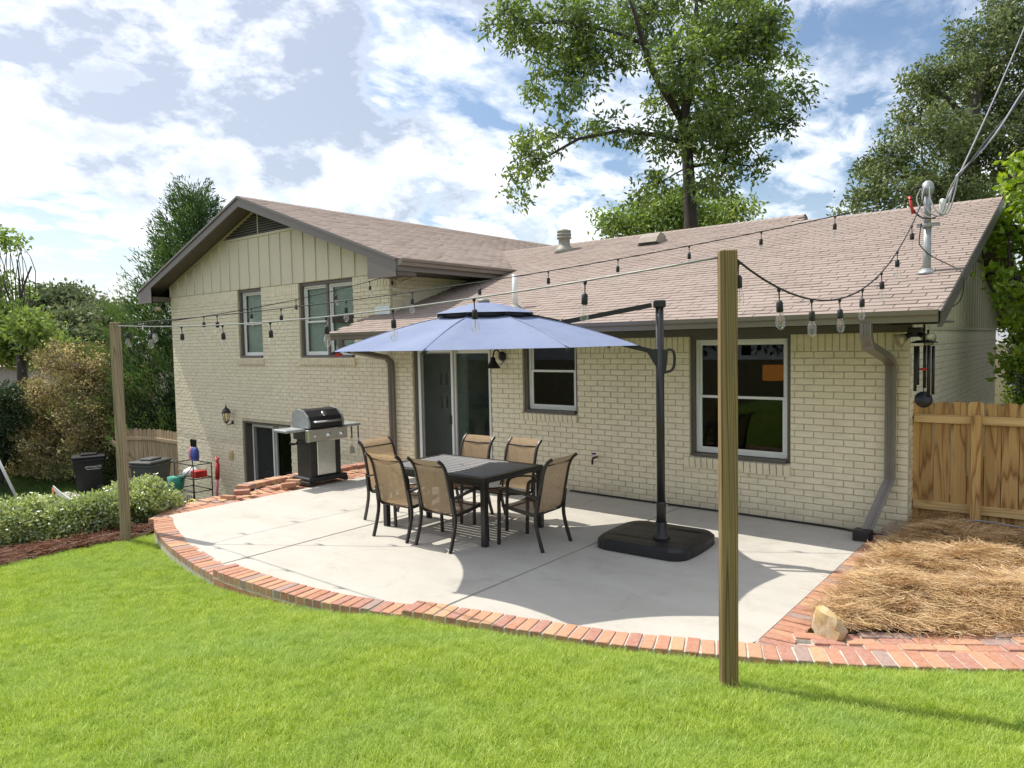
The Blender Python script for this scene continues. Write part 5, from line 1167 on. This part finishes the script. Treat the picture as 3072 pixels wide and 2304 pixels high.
def cart(label,loc,rz,mat,h,w,d,txt=None):
    t=thing('trash_cart',label,'trash cart',loc,rz); m=MB(); lo,hi=.80,1.0
    for q_ in range(1): m.add([(sx*w/2*lo,sy*d/2*lo,.05) for sx,sy in((-1,-1),(1,-1),(1,1),(-1,1))]+[(sx*w/2,sy*d/2,h*.86) for sx,sy in((-1,-1),(1,-1),(1,1),(-1,1))],[(3,2,1,0),(0,1,5,4),(1,2,6,5),(2,3,7,6),(3,0,4,7),(4,5,6,7)])
    m.build('bin',mat,t); m=MB(); m.bbox((-w/2-.02,-d/2-.03,h*.82),(w/2+.02,d/2+.02,h*.875),.012); m.build('rim',mat,t)
    m=MB(); m.bbox((-w/2-.015,-d/2-.04,h*.885),(w/2+.015,d/2+.05,h*.95),.02); m.bbox((-w/2*.55,-d/2*.5,h*.95),(w/2*.55,d/2*.6,h),.015); m.build('lid',mat,t)
    m=MB(); m.tube([(-w/2,d/2+.02,h*.84),(-w/2,d/2+.10,h*.86),(w/2,d/2+.10,h*.86),(w/2,d/2+.02,h*.84)],.018,8); m.build('handle',mat,t)
    for s in (-1,1): m=MB(); m.lathe([(.12,-.03),(.13,-.02),(.13,.02),(.12,.03)],16,(s*(w/2*.82),d/2*.75,.13),Matrix.Rotation(R(90),4,'Y')); m.build('wheel','black_rubber',t)
    m=MB(); m.bbox((-w/2*.8,-d/2*.90-.03,h*.42),(w/2*.8,-d/2*.90,h*.46),.008); m.build('lift_bar',mat,t)
    if txt:
        cu_=bpy.data.curves.new('txt','FONT'); cu_.body=txt; cu_.size=.085; cu_.align_x='CENTER'; cu_.extrude=.002; cu_.shear=.2; tmp=bpy.data.objects.new('txt',cu_); COL.objects.link(tmp)
        bpy.context.view_layer.update(); me=bpy.data.meshes.new_from_object(tmp.evaluated_get(bpy.context.evaluated_depsgraph_get())); bpy.data.objects.remove(tmp); me.materials.clear(); me.materials.append(M_('white_plastic'))
        o=bpy.data.objects.new('lettering',me); put(o,t); o.location=(w/2*.955+.012,.10,h*.66); o.rotation_euler=(R(90-3),0,R(90))
        m=MB(); m.box((w/2*.94+.008,-.06,h*.625),(w/2*.94+.014,.27,h*.635)); m.build('stripe','white_plastic',t)
    return t
cart('black wheeled trash cart with white lettering in front of the dark shrub',(-20.0,-.95,LOW),R(-20),'black_plastic',1.12,.62,.72,'AMWASTE')
cart('grey wheeled trash cart beside the gate at the house corner',(-16.98,-.62,LOW+.12),R(25),'grey_plastic',1.08,.62,.70)
m=MB(); 
pv=thing('paving_pad','small pad of pale paving slabs before the trash cart','paving',(-19.6,-1.8,LOW+.02))
for k in range(6):
    m=MB(); m.bbox((-.9+k*.32,-.4,0),(-.6+k*.32,.5,.03),.006); m.build('slab','concrete',pv)
# toy rack
tk=thing('toy_rack','black wire storage rack of garden toys against the gable wall','rack',(-14.95,-.55,LOW),0)
def rod(a,b,r_=.012,mat='black_metal',nm='rod',par=None): m=MB(); m.tube([a,b],r_,6); return m.build(nm,mat,par or tk)
for sx in (-.45,.45):
    for sy in (-.22,.22): rod((sx,sy,0),(sx,sy,1.25),.013,nm='upright')
for z in (.12,.62,.92,1.25):
    for sy in (-.22,.22): rod((-.45,sy,z),(.45,sy,z))
    for sx in (-.45,.45): rod((sx,-.22,z),(sx,.22,z))
for k in range(9): rod((-.4+k*.1,-.22,.12),(-.4+k*.1,-.22,.55),.007,nm='wire')
for k in range(2): rod((-.45,-.22,.62),(.45,-.22,1.25) if k else (-.75,-.22,.2),.01,nm='brace')
def wp(x,y,z): return (-14.95+x,-.55+y,LOW+z)
for k,(x,mt) in enumerate(((-.22,'pink_plastic'),(-.12,'blue_plastic'),(-.02,'blue_plastic'))):
    t=thing('toy_bat',('pink striped toy paddle with black handle on the rack top','blue toy paddle with black handle, middle of three on the rack','blue toy paddle with black handle nearest the door')[k],'paddle',wp(x,.1,1.26)); m=MB(); m.lathe([(0,0),(.06,.02),(.075,.12),(.07,.25),(.03,.34)],12); m.build('blade',mt,t); m=MB(); m.lathe([(.022,.33),(.026,.5),(.03,.52),(0,.53)],10); m.build('grip','black_rubber',t)
t=thing('toy_mallet','red plastic toy mallet standing against the wall','toy',wp(.72,.15,0)); m=MB(); m.tube([(0,0,.1),(.02,.05,1.0)],.035,10); m.build('handle','pink_plastic',t); m=MB(); m.tube([(.02,.05,.9),(.03,.06,1.28)],.05,10); m.build('grip','red_plastic',t); m=MB(); m.tube([(.02,.06,1.25),(.16,.02,1.42)],.02,6); m.tube([(.02,.06,1.25),(-.12,.1,1.40)],.02,6); m.build('fork','red_plastic',t); m=MB(); m.bbox((-.12,-.06,0),(.14,.08,.10),.02); m.build('foot','blue_plastic',t)
t=thing('toy_hoop','yellow toy hoop leaning at the rack foot','hoop',wp(.42,-.3,.0)); m=MB(); m.tube([(.22*math.cos(a),.06*math.sin(a),.24+.22*math.sin(a)) for a in np.linspace(0,6.283,22)[:-1]],.022,7,True); m.build('ring','yellow_plastic',t)
t=thing('toy_frisbee','green toy disc lying below the rack','disc',wp(.55,-.25,.05)); m=MB(); m.lathe([(0,.03),(.13,.025),(.16,0),(.15,0),(.12,.015),(0,.02)],18); m.build('disc','green_plastic',t)
t=thing('ball_net','green mesh net hanging from the rack','net',wp(-.33,-.25,.62)); m=MB(); m.lathe([(.20,.30),(.17,.1),(.11,-.15),(.06,-.3),(0,-.36)],12); m.build('mesh','teal_net',t)
t=thing('storage_bag','white bag slumped on the upper rack shelf','bag',wp(-.05,0,.93)); m=MB(); m.lathe([(.18,0),(.22,.06),(.18,.15),(.08,.2),(0,.21)],12); m.build('sack','white_plastic',t)
t=thing('toy_box','red toy box on the upper rack shelf','box',wp(.28,0,.93)); m=MB(); m.bbox((-.12,-.14,0),(.12,.14,.16),.01); m.build('shell','red_plastic',t)
# low game net and goal frame
p0=at(160,1463,15.5); nh=p0[2]-float(ground(p0[0],p0[1])); p0[2]-=nh; p1=at(330,1560,12.5); p1[2]=p0[2]
nt_=thing('game_net','low white taped game net on orange posts behind the hedge','net',tuple(p0))
d=p1-p0
for k in (0,1): m=MB(); m.tube([tuple(d*k+[0,0,0]),tuple(d*k+[0,0,nh])],.03,8); m.build('post','orange_plastic',nt_)
tp=[d*t+np.array([0,0,nh-.10*4*t*(1-t)]) for t in np.linspace(0,1,13)]
m=MB(); m.tube([tuple(p) for p in tp],1,flat=(.012,.10,(0,0,1))); m.build('tape','white_plastic',nt_)
m=MB(); V=[];F=[]
for i_,p in enumerate(tp): V+=[tuple(p-[0,0,.05]),tuple(p-[0,0,.75])]
for i_ in range(12): F.append((2*i_,2*i_+2,2*i_+3,2*i_+1))
m.add(V,F); m.build('mesh','net_mesh',nt_)
g0=at(75,1475,17.); g0[2]=ground(g0[0],g0[1])
gl=thing('goal_frame','white tubular goal frame at the left edge of the lower yard','goal',tuple(g0)); up_=at(-30,1330,17.)-g0; lf_=at(-60,1480,18.5)-g0; l2=at(-40,1545,15.)-g0; lf_[2]=0.03; l2[2]=.03
for e in (up_,lf_,l2): m=MB(); m.tube([(0,0,.03),tuple(e)],.035,8); m.build('tube','white_paint_metal',gl)
m=MB(); m.add([(0,0,.05),tuple(up_),tuple(lf_)],[(0,1,2)]); m.build('mesh','net_mesh',gl)
# ------------------------------------------------------------------ indoors, seen through the glass
t=thing('pantry_cabinet','tall grey pantry cabinet seen behind the screen door','cabinet',(-7.68,.60,.02)); m=MB(); m.bbox((-.55,0,0),(.55,.6,2.3),.01); m.build('carcass','cabinet',t)
for (z0,z1) in ((.1,1.35),(1.4,2.25)):
    for s in (-1,1): m=MB(); m.bbox((min(s*.01,s*.53),-.02,z0),(max(s*.01,s*.53),0,z1),.008); dd=m.build('door','cabinet',t); h=MB(); h.bbox((s*.07-.01,-.05,(z1-.30 if z0<1 else z0+.08)),(s*.07+.01,-.02,(z1-.08 if z0<1 else z0+.30)),.004); h.build('handle','black_metal',dd)
t=thing('pendant_lamp','orange drum lamp glowing inside the right window','lamp',(-2.05,1.7,1.72)); m=MB(); m.lathe([(.17,-.10),(.17,.12)],20); m.build('shade','lamp_lit',t); m=MB(); m.tube([(0,0,.1),(0,0,.63)],.006,5); m.build('cord','black_metal',t)
t=thing('window_blind','white slatted blind on the side window of the dining room','blind',(-.6,2.6,1.0))
for k in range(22): m=MB(); m.box((-.6,-.012,k*.05),(.35,.012,k*.05+.012)); m.build('slat','blind_white',t)
# neighbour house far left
p=at(280,1042,42.); nb=thing('neighbour_house','neighbouring house with a pale brown roof beyond the shrubs','house',(p[0],p[1],-1.2)); m=MB(); m.box((-6,-3,0),(6,3,3.0)); m.build('wall','neighbour_wall',nb)
m=MB(); zt2=p[2]+1.2+.0; m.add([(-6.4,-3.4,2.7),(6.4,-3.4,2.7),(6.4,0,zt2),(-6.4,0,zt2),(6.4,3.4,2.7),(-6.4,3.4,2.7)],[(0,1,2,3),(3,2,4,5),(0,3,5),(1,4,2)]); m.build('roof','neighbour_roof',nb); nb.rotation_euler=(0,0,R(35))
# ------------------------------------------------------------------ foliage
def leaf_cloud(name,C,D,size,aspect,mat,parent,var,droop=.0,fold=.25,jit=.9):
    """C leaf bases, D preferred directions -> folded rhombic leaves"""
    n=len(C); d=D+RNG.normal(0,jit,(n,3)); d[:,2]-=droop; d/=np.linalg.norm(d,axis=1)[:,None]+1e-9
    r=RNG.normal(0,1,(n,3)); r[:,2]*=.45; s=np.cross(d,r+np.array([0,0,.0])); s/=np.linalg.norm(s,axis=1)[:,None]+1e-9; nn=np.cross(s,d)
    L=size*RNG.uniform(.65,1.25,n)[:,None]; Wd=L*aspect/2
    V=np.stack([C,C+d*L*.45+s*Wd+nn*Wd*fold,C+d*L,C+d*L*.45-s*Wd+nn*Wd*fold],1).reshape(-1,3)
    F=np.arange(4*n).reshape(n,4); return np_mesh(name,V,F,mat,parent,var)
def blob_points(blobs,n,shell=.55,seed=None):
    """blobs (k,4) x,y,z,r -> n clump centres + outward dirs"""
    B=np.array(blobs); w=B[:,3]**2.2; w/=w.sum(); k=RNG.choice(len(B),n,p=w); d=RNG.normal(0,1,(n,3)); d/=np.linalg.norm(d,axis=1)[:,None]
    rr=(shell+(1-shell)*RNG.random(n))**(1.0); rr=np.where(RNG.random(n)<.75,rr,RNG.random(n)**.5)
    return B[k,:3]+d*(B[k,3]*rr)[:,None],d,k
def branch(m,a,b,r0,r1,bow=.1,n_=6):
    a=np.array(a);b=np.array(b); L=np.linalg.norm(b-a); o=RNG.normal(0,1,3)*bow*L; pts=[a+(b-a)*t+o*math.sin(math.pi*t)*.5 for t in np.linspace(0,1,n_)]
    m.tube([tuple(p) for p in pts],[r0+(r1-r0)*t for t in np.linspace(0,1,n_)],6)
def crown_tree(name,label,cat,base,trunk,limbs,blobs,nclump,per,csize,lsize,aspect,mat,barkm,droop=.25,group=None,twig=.35,shell=.5,tone=(.45,.22),jit=.9):
    """trunk: list of (p,r); limbs: lists of (p,r) ; blobs world"""
    t=thing(name,label,cat,tuple(base),0,group); o=np.array(base); m=MB()
    m.tube([tuple(np.array(p)-o) for p,r in trunk],[r for p,r in trunk],10)
    for lb in limbs: m.tube([tuple(np.array(p)-o) for p,r in lb],[r for p,r in lb],7)
    nodes=[np.array(p) for p,r in trunk[1:]]+[np.array(p) for lb in limbs for p,r in lb]
    C,d,k=blob_points(blobs,nclump,shell)
    for b in sorted(blobs,key=lambda b:-b[3])[:60]:
        bp=np.array(b[:3]); nd=min(nodes,key=lambda q:np.linalg.norm(q-bp)); branch(m,nd-o,bp-o,.022+.014*b[3],.010,.12)
        idx=[i for i in range(nclump) if np.linalg.norm(C[i]-bp)<b[3]][:int(10*twig*2)]
        for i in idx: branch(m,bp-o,C[i]-o,.014,.004,.12,4)
    m.build('trunk',barkm,t)
    nl=nclump*per; ci=np.repeat(np.arange(nclump),per); ctone=np.clip(RNG.normal(tone[0],tone[1],nclump),0,1)
    P_=C[ci]+RNG.normal(0,csize,(nl,3))*np.array([1,1,.7]); P_-=o
    var=np.clip(ctone[ci]+RNG.normal(0,.16,nl),0,1); leaf_cloud('crown',P_,d[ci]*.8,lsize,aspect,mat,t,var,droop,jit=jit); return t
def pblobs(lst,Z,thick=.7,sub=4):
    out=[]
    for (x,y,r) in lst:
        rr=r*1.38879*Z/FPX; c=atp(x,y,Z+random.uniform(-1,1)*thick); out.append((*c,rr*.8))
        for q_ in range(sub):
            d=RNG.normal(0,1,3); d/=np.linalg.norm(d); out.append((*(c+d*rr*.78),rr*random.uniform(.28,.46)))
    return out
def pp(x,y,Z,r): return (atp(x,y,Z),r)
# tall shade tree behind the house
Z=21.
bl=pblobs([(1130,55,70),(1205,45,80),(1290,55,80),(1190,125,66),(1262,160,62),(1222,205,34),(1165,190,30),(1095,20,40),(1320,120,50),(1400,30,85),(1500,30,100),(1590,50,90),(1660,90,62),(1500,130,95),(1595,140,90),(1675,165,66),(1735,195,36),(1580,225,92),(1655,250,62),(1715,250,40),(1500,225,78),(1430,215,48),(1400,285,42),(1455,300,46),(1510,300,58),(1600,310,56),(1632,365,36),(1570,340,52),(1335,275,44),(1268,280,40),(1205,295,44),(1145,335,46),(1112,388,36),(1160,372,34),(1125,428,22),(1100,420,18),(1425,395,40),(1520,385,40),(1560,405,36),(1380,425,30)],Z,1.5)
g=atp(1493,495,Z); base=np.array([g[0],g[1],LOW])
crown_tree('shade_tree','tall leafy shade tree with a leaning limb rising behind the roof','tree',base,[(base,.26),(g,.20),pp(1489,400,Z,.18),pp(1484,320,Z,.16),pp(1476,262,Z,.15),pp(1490,180,Z,.11),pp(1500,80,Z,.08),pp(1505,0,Z,.05)],
 [[pp(1478,268,Z,.13),pp(1440,205,Z,.11),pp(1408,150,Z,.10),pp(1388,90,Z,.08),pp(1372,30,Z-.3,.06),pp(1350,-20,Z-.3,.04)],[pp(1390,95,Z,.06),pp(1330,70,Z-.5,.045),pp(1240,50,Z-.6,.03),pp(1150,50,Z-.6,.02)],[pp(1480,310,Z,.09),pp(1420,292,Z-.4,.07),pp(1340,283,Z-.7,.06),pp(1250,300,Z-.8,.045),pp(1170,345,Z-.9,.03),pp(1125,400,Z-.9,.015)],[pp(1484,300,Z,.08),pp(1560,260,Z+.3,.06),pp(1650,230,Z+.3,.03)],[pp(1487,360,Z,.06),pp(1560,350,Z+.2,.04),pp(1630,360,Z+.2,.02)],[pp(1490,180,Z,.06),pp(1580,120,Z,.04),pp(1660,90,Z,.02)]],
 bl,1750,17,.15,.185,.38,'leaf_tree','bark',.45,tone=(.40,.25))
# bright understorey tree behind the ridge
Z=29.; bl=pblobs([(1340,478,40),(1390,465,50),(1440,450,50),(1410,500,50),(1470,480,50),(1330,500,30),(1520,470,45),(1560,460,35),(1600,455,30),(1490,440,40)],Z,1.2); g=atp(1430,560,Z)
crown_tree('understorey_tree','lower bright green tree behind the roof ridge at the tall trunk','tree',(g[0],g[1],LOW),[((g[0],g[1],LOW),.15),(g,.1)],[],bl,420,24,.28,.20,.45,'leaf_mid','bark',.3,tone=(.55,.25))
# big oak at the right
Z=24.; bl=pblobs([(2190,30,60),(2110,90,55),(2050,140,50),(2180,120,70),(2120,180,60),(2000,170,48),(1985,215,40),(2070,230,60),(2160,230,70),(1960,270,45),(2030,290,55),(2110,310,70),(1930,330,45),(1980,355,50),(2050,370,60),(1890,365,38),(1880,400,38),(1940,410,50),(2010,430,55),(2090,420,60),(2170,330,60),(2180,420,60),(1860,420,26),(1850,445,20),(1910,450,30),(2240,200,70),(2240,350,70),(2300,120,90),(2320,280,90),(1815,460,14)],Z,2.2)
g=atp(2105,520,Z); base=np.array([g[0],g[1],-.5])
crown_tree('oak_tree','large grey green oak beyond the right end of the roof','tree',base,[(base,.4),(g,.33),pp(2098,380,Z,.27),pp(2096,260,Z,.20),pp(2120,180,Z,.14),pp(2190,110,Z,.09)],
 [[pp(2098,270,Z,.13),pp(2050,215,Z,.09),pp(2000,180,Z,.05)],[pp(2100,340,Z,.14),pp(2020,290,Z-.3,.08),pp(1960,275,Z-.4,.05)],[pp(2100,400,Z,.13),pp(2000,385,Z-.5,.08),pp(1900,380,Z-.6,.04)],[pp(2097,300,Z,.12),pp(2170,250,Z,.08),pp(2250,190,Z,.05)],[pp(2100,420,Z,.10),pp(2180,360,Z,.06)]],bl,2700,20,.17,.15,.45,'leaf_oak','bark_grey',.3,tone=(.5,.25))
# bright young tree overhanging the fence at the right edge
Z=10.5; bl=pblobs([(2205,360,28),(2195,400,22),(2190,490,34),(2170,515,22),(2205,540,30),(2160,590,26),(2195,600,32),(2135,592,12),(2195,650,32),(2210,690,28),(2180,700,14),(2160,770,14),(2200,780,22),(2185,810,14),(2240,500,50),(2240,620,50),(2235,740,40),(2225,430,40)],Z,.5); g=atp(2290,900,Z+.6)
crown_tree('young_tree','bright lime green young tree leaning in over the right fence','tree',(g[0],g[1],.15),[((g[0],g[1],.15),.05),pp(2270,700,Z+.4,.045),pp(2255,520,Z+.2,.035),pp(2240,380,Z,.02)],[[pp(2260,600,Z+.2,.02),pp(2180,595,Z,.01),pp(2130,592,Z,.005)],[pp(2265,700,Z+.2,.02),pp(2200,760,Z,.01)]],bl,300,13,.085,.115,.5,'leaf_bright','bark',.2,tone=(.5,.25),jit=.8)
# dark greenery beyond the side yard
for (lab,lst,Z,mat,n_) in (('dark leafy shrub beyond the side of the house at the right edge',[(2205,690,30),(2210,760,36),(2215,820,40),(2240,700,60),(2260,800,70),(2290,600,70),(2330,780,90),(2380,650,110)],16.,'leaf_dark',520),('golden green shrub low at the right edge behind the fence',[(2200,855,14),(2215,850,22),(2230,870,30)],17.,'leaf_bright',70)):
    bl=pblobs(lst,Z,.5); g=atp(lst[-1][0],lst[-1][1],Z); crown_tree('garden_shrub',lab,'shrub',(g[0],g[1],0),[((g[0],g[1],0),.06),((g[0],g[1],1.),.05)],[],bl,n_,26,.16,.10,.5,mat,'bark',.1)
# Leyland cypress left of the gable
Z=23.; ax=atp(415,412,Z); bx_=np.array([ax[0],ax[1],LOW]); t=thing('cypress_tree','tall feathery dark green cypress behind the gable','tree',tuple(bx_)); m=MB(); m.tube([(0,0,0),(0,0,ax[2]-LOW)],[.22,.02],8); m.build('trunk','bark',t)
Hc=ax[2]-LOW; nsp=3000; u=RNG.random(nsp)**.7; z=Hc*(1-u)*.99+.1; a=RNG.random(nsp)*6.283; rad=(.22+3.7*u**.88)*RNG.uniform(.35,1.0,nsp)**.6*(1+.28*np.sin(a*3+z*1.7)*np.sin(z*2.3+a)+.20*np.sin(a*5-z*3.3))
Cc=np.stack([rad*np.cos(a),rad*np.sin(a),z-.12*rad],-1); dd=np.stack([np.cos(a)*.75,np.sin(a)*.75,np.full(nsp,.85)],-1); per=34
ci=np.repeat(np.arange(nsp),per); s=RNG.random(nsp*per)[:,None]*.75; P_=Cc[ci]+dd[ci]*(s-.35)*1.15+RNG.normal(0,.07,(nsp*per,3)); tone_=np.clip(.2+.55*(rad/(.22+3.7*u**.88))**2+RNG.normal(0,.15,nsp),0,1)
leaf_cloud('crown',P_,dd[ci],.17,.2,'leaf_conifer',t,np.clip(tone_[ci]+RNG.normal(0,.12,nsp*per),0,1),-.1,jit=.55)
# further trees at the left
far=[('light green leafy tree at the left edge, nearest the yard',[(15,680,48),(65,705,40),(0,735,50),(105,735,30),(40,750,50),(-40,620,45),(90,745,24),(10,600,15),(38,530,10),(15,515,11),(60,630,14),(-20,510,15)],27.,'leaf_mid',520,22,.24,.22,.6),
('rounded dark tree on the skyline left of the cypress',[(80,640,22),(115,645,20),(150,642,24),(185,655,22),(100,680,32),(160,685,32)],60.,'leaf_far',300,22,.5,.42,.5),
('olive tree in front of the skyline beside the cypress',[(130,705,30),(180,700,30),(220,695,28),(250,710,28),(190,730,30),(235,680,20),(262,665,14),(245,730,24),(110,725,24)],40.,'leaf_far',420,22,.36,.30,.6)]
for (lab,lst,Z,mat,n_,per,cs_,ls_,tn) in far:
    bl=pblobs(lst,Z,1.6); g=atp(lst[0][0]+30,lst[0][1]+60,Z+.3); crown_tree('background_tree',lab,'tree',(g[0],g[1],LOW-.3),[((g[0],g[1],LOW-.3),.2),(g,.15)],[],bl,n_,per,cs_,ls_,.45,mat,'bark_grey',.2,'trees beyond the left yard',tone=(tn,.2))
# bare twiggy tree
g=atp(45,700,27.); t=thing('bare_snag','thin bare branched snag above the left tree','tree',(g[0],g[1],LOW)); m=MB(); o=np.array([g[0],g[1],LOW])
for (pa,pb,r0,r1) in (((40,760),(42,610),.06,.045),((42,650),(68,575),.045,.03),((42,610),(36,560),.035,.02),((48,640),(50,590),.03,.015)): branch(m,atp(*pa,27.)-o,atp(*pb,27.)-o,r0,r1,.05)
branch(m,np.zeros(3),atp(40,760,27.)-o,.12,.09,.02); m.build('trunk','bark_grey',t)
# ------------------------------------------------------------------ big rust-tinted shrubs and hedge
def shrub(name,lab,lst,Z,mat,n_,per,cs_,ls_,asp,tn=(.5,.25),group=None,thick=.6,zb=None,shell=.6,droop=-.1):
    bl=pblobs(lst,Z,thick); g=np.mean([b[:3] for b in bl],0); zb=float(ground(g[0],g[1])) if zb is None else zb
    return crown_tree(name,lab,'shrub',(g[0],g[1],zb),[((g[0],g[1],zb),.06),((g[0],g[1],zb+.4),.05)],[],bl,n_,per,cs_,ls_,asp,mat,'bark',droop,group,shell=shell,tone=tn)
shrub('tall_shrub','tall rust and green shrub behind the far light post',[(130,830,70),(190,830,66),(250,830,60),(120,770,40),(190,765,36),(240,770,30),(290,870,46),(300,930,36),(60,880,60),(120,910,75),(190,910,75),(250,920,66),(40,950,70),(110,980,70),(180,985,66),(240,975,56),(20,1010,50),(300,800,24),(310,960,22)],22.3,'leaf_rust',2400,28,.13,.085,.5,(.42,.28),None,1.1,LOW)
shrub('tall_shrub','dark green shrub at the left edge beside the rust shrub',[(5,860,34),(30,900,36),(-20,920,50),(-10,960,50),(0,890,36)],21.5,'leaf_dark',700,26,.16,.09,.5,(.6,.25),None,.8,LOW)
shrub('tall_shrub','dark green shrub between the cypress and the pale fence',[(340,900,34),(360,940,30),(330,945,30),(370,890,30)],21.5,'leaf_dark',320,26,.14,.09,.5,(.5,.25),None,.6,LOW)
hd_=[('azalea shrub at the patio corner, rightmost of the hedge',[(315,1075,45),(270,1085,40),(345,1075,34),(365,1085,28),(300,1105,40),(250,1105,30),(350,1105,30),(330,1050,24)],10.3),
('azalea shrub just left of the far light post',[(195,1110,45),(150,1125,46),(225,1095,36),(170,1150,40),(220,1140,40),(245,1120,30),(130,1155,36)],9.8),
('azalea shrub in the middle of the hedge',[(60,1120,45),(90,1135,44),(110,1110,36),(60,1160,40),(110,1165,36),(95,1105,24)],9.6),
('azalea shrub at the left edge of the hedge',[(10,1130,50),(20,1175,44),(-30,1140,50),(50,1175,30),(30,1105,24)],9.3)]
for lab,lst,Z in hd_: shrub('azalea_shrub',lab,lst,Z,'leaf_azalea',720,26,.055,.052,.48,(.5,.25),'azalea hedge along the mulch bed',.25,None,.86)
# unseen evergreen, added in the side yard to shade the end wall
bl=[(2.6+random.uniform(-.4,1.6),1.8+k*.75+random.uniform(-.3,.3),random.uniform(1.0,5.2),random.uniform(.9,1.4)) for k in range(11) for q_ in range(3)]
crown_tree('unseen_shade_tree','unseen dark evergreen added right of the house to shade its end wall','tree',(3.6,6,.1),[((3.6,6,.1),.2),((3.6,6,3.),.12)],[],bl,900,22,.24,.16,.5,'leaf_dark','bark',.2)
# trees behind the camera, seen only as reflections in the glass
for k,(x,y,h) in enumerate(((-7,-36,9),(2,-38,10),(9,-36,9),(-15,-34,9),(17,-34,9))):
    bl=[(x+random.uniform(-3,3),y+random.uniform(-2,2),1.5+h*random.uniform(.1,.95),random.uniform(1.3,2.2)) for q_ in range(16)]
    crown_tree('garden_tree',('broad tree behind the lawn reflected in the door','tallest tree behind the lawn reflected in the window','tree behind the lawn near the right boundary','tree behind the lawn near the left boundary','outer tree behind the lawn at the right')[k],'tree',(x,y,1.2),[((x,y,1.2),.3),((x,y,h*.6),.2)],[],bl,240,16,.5,.42,.5,'leaf_dark','bark',.2,'trees behind the lawn')
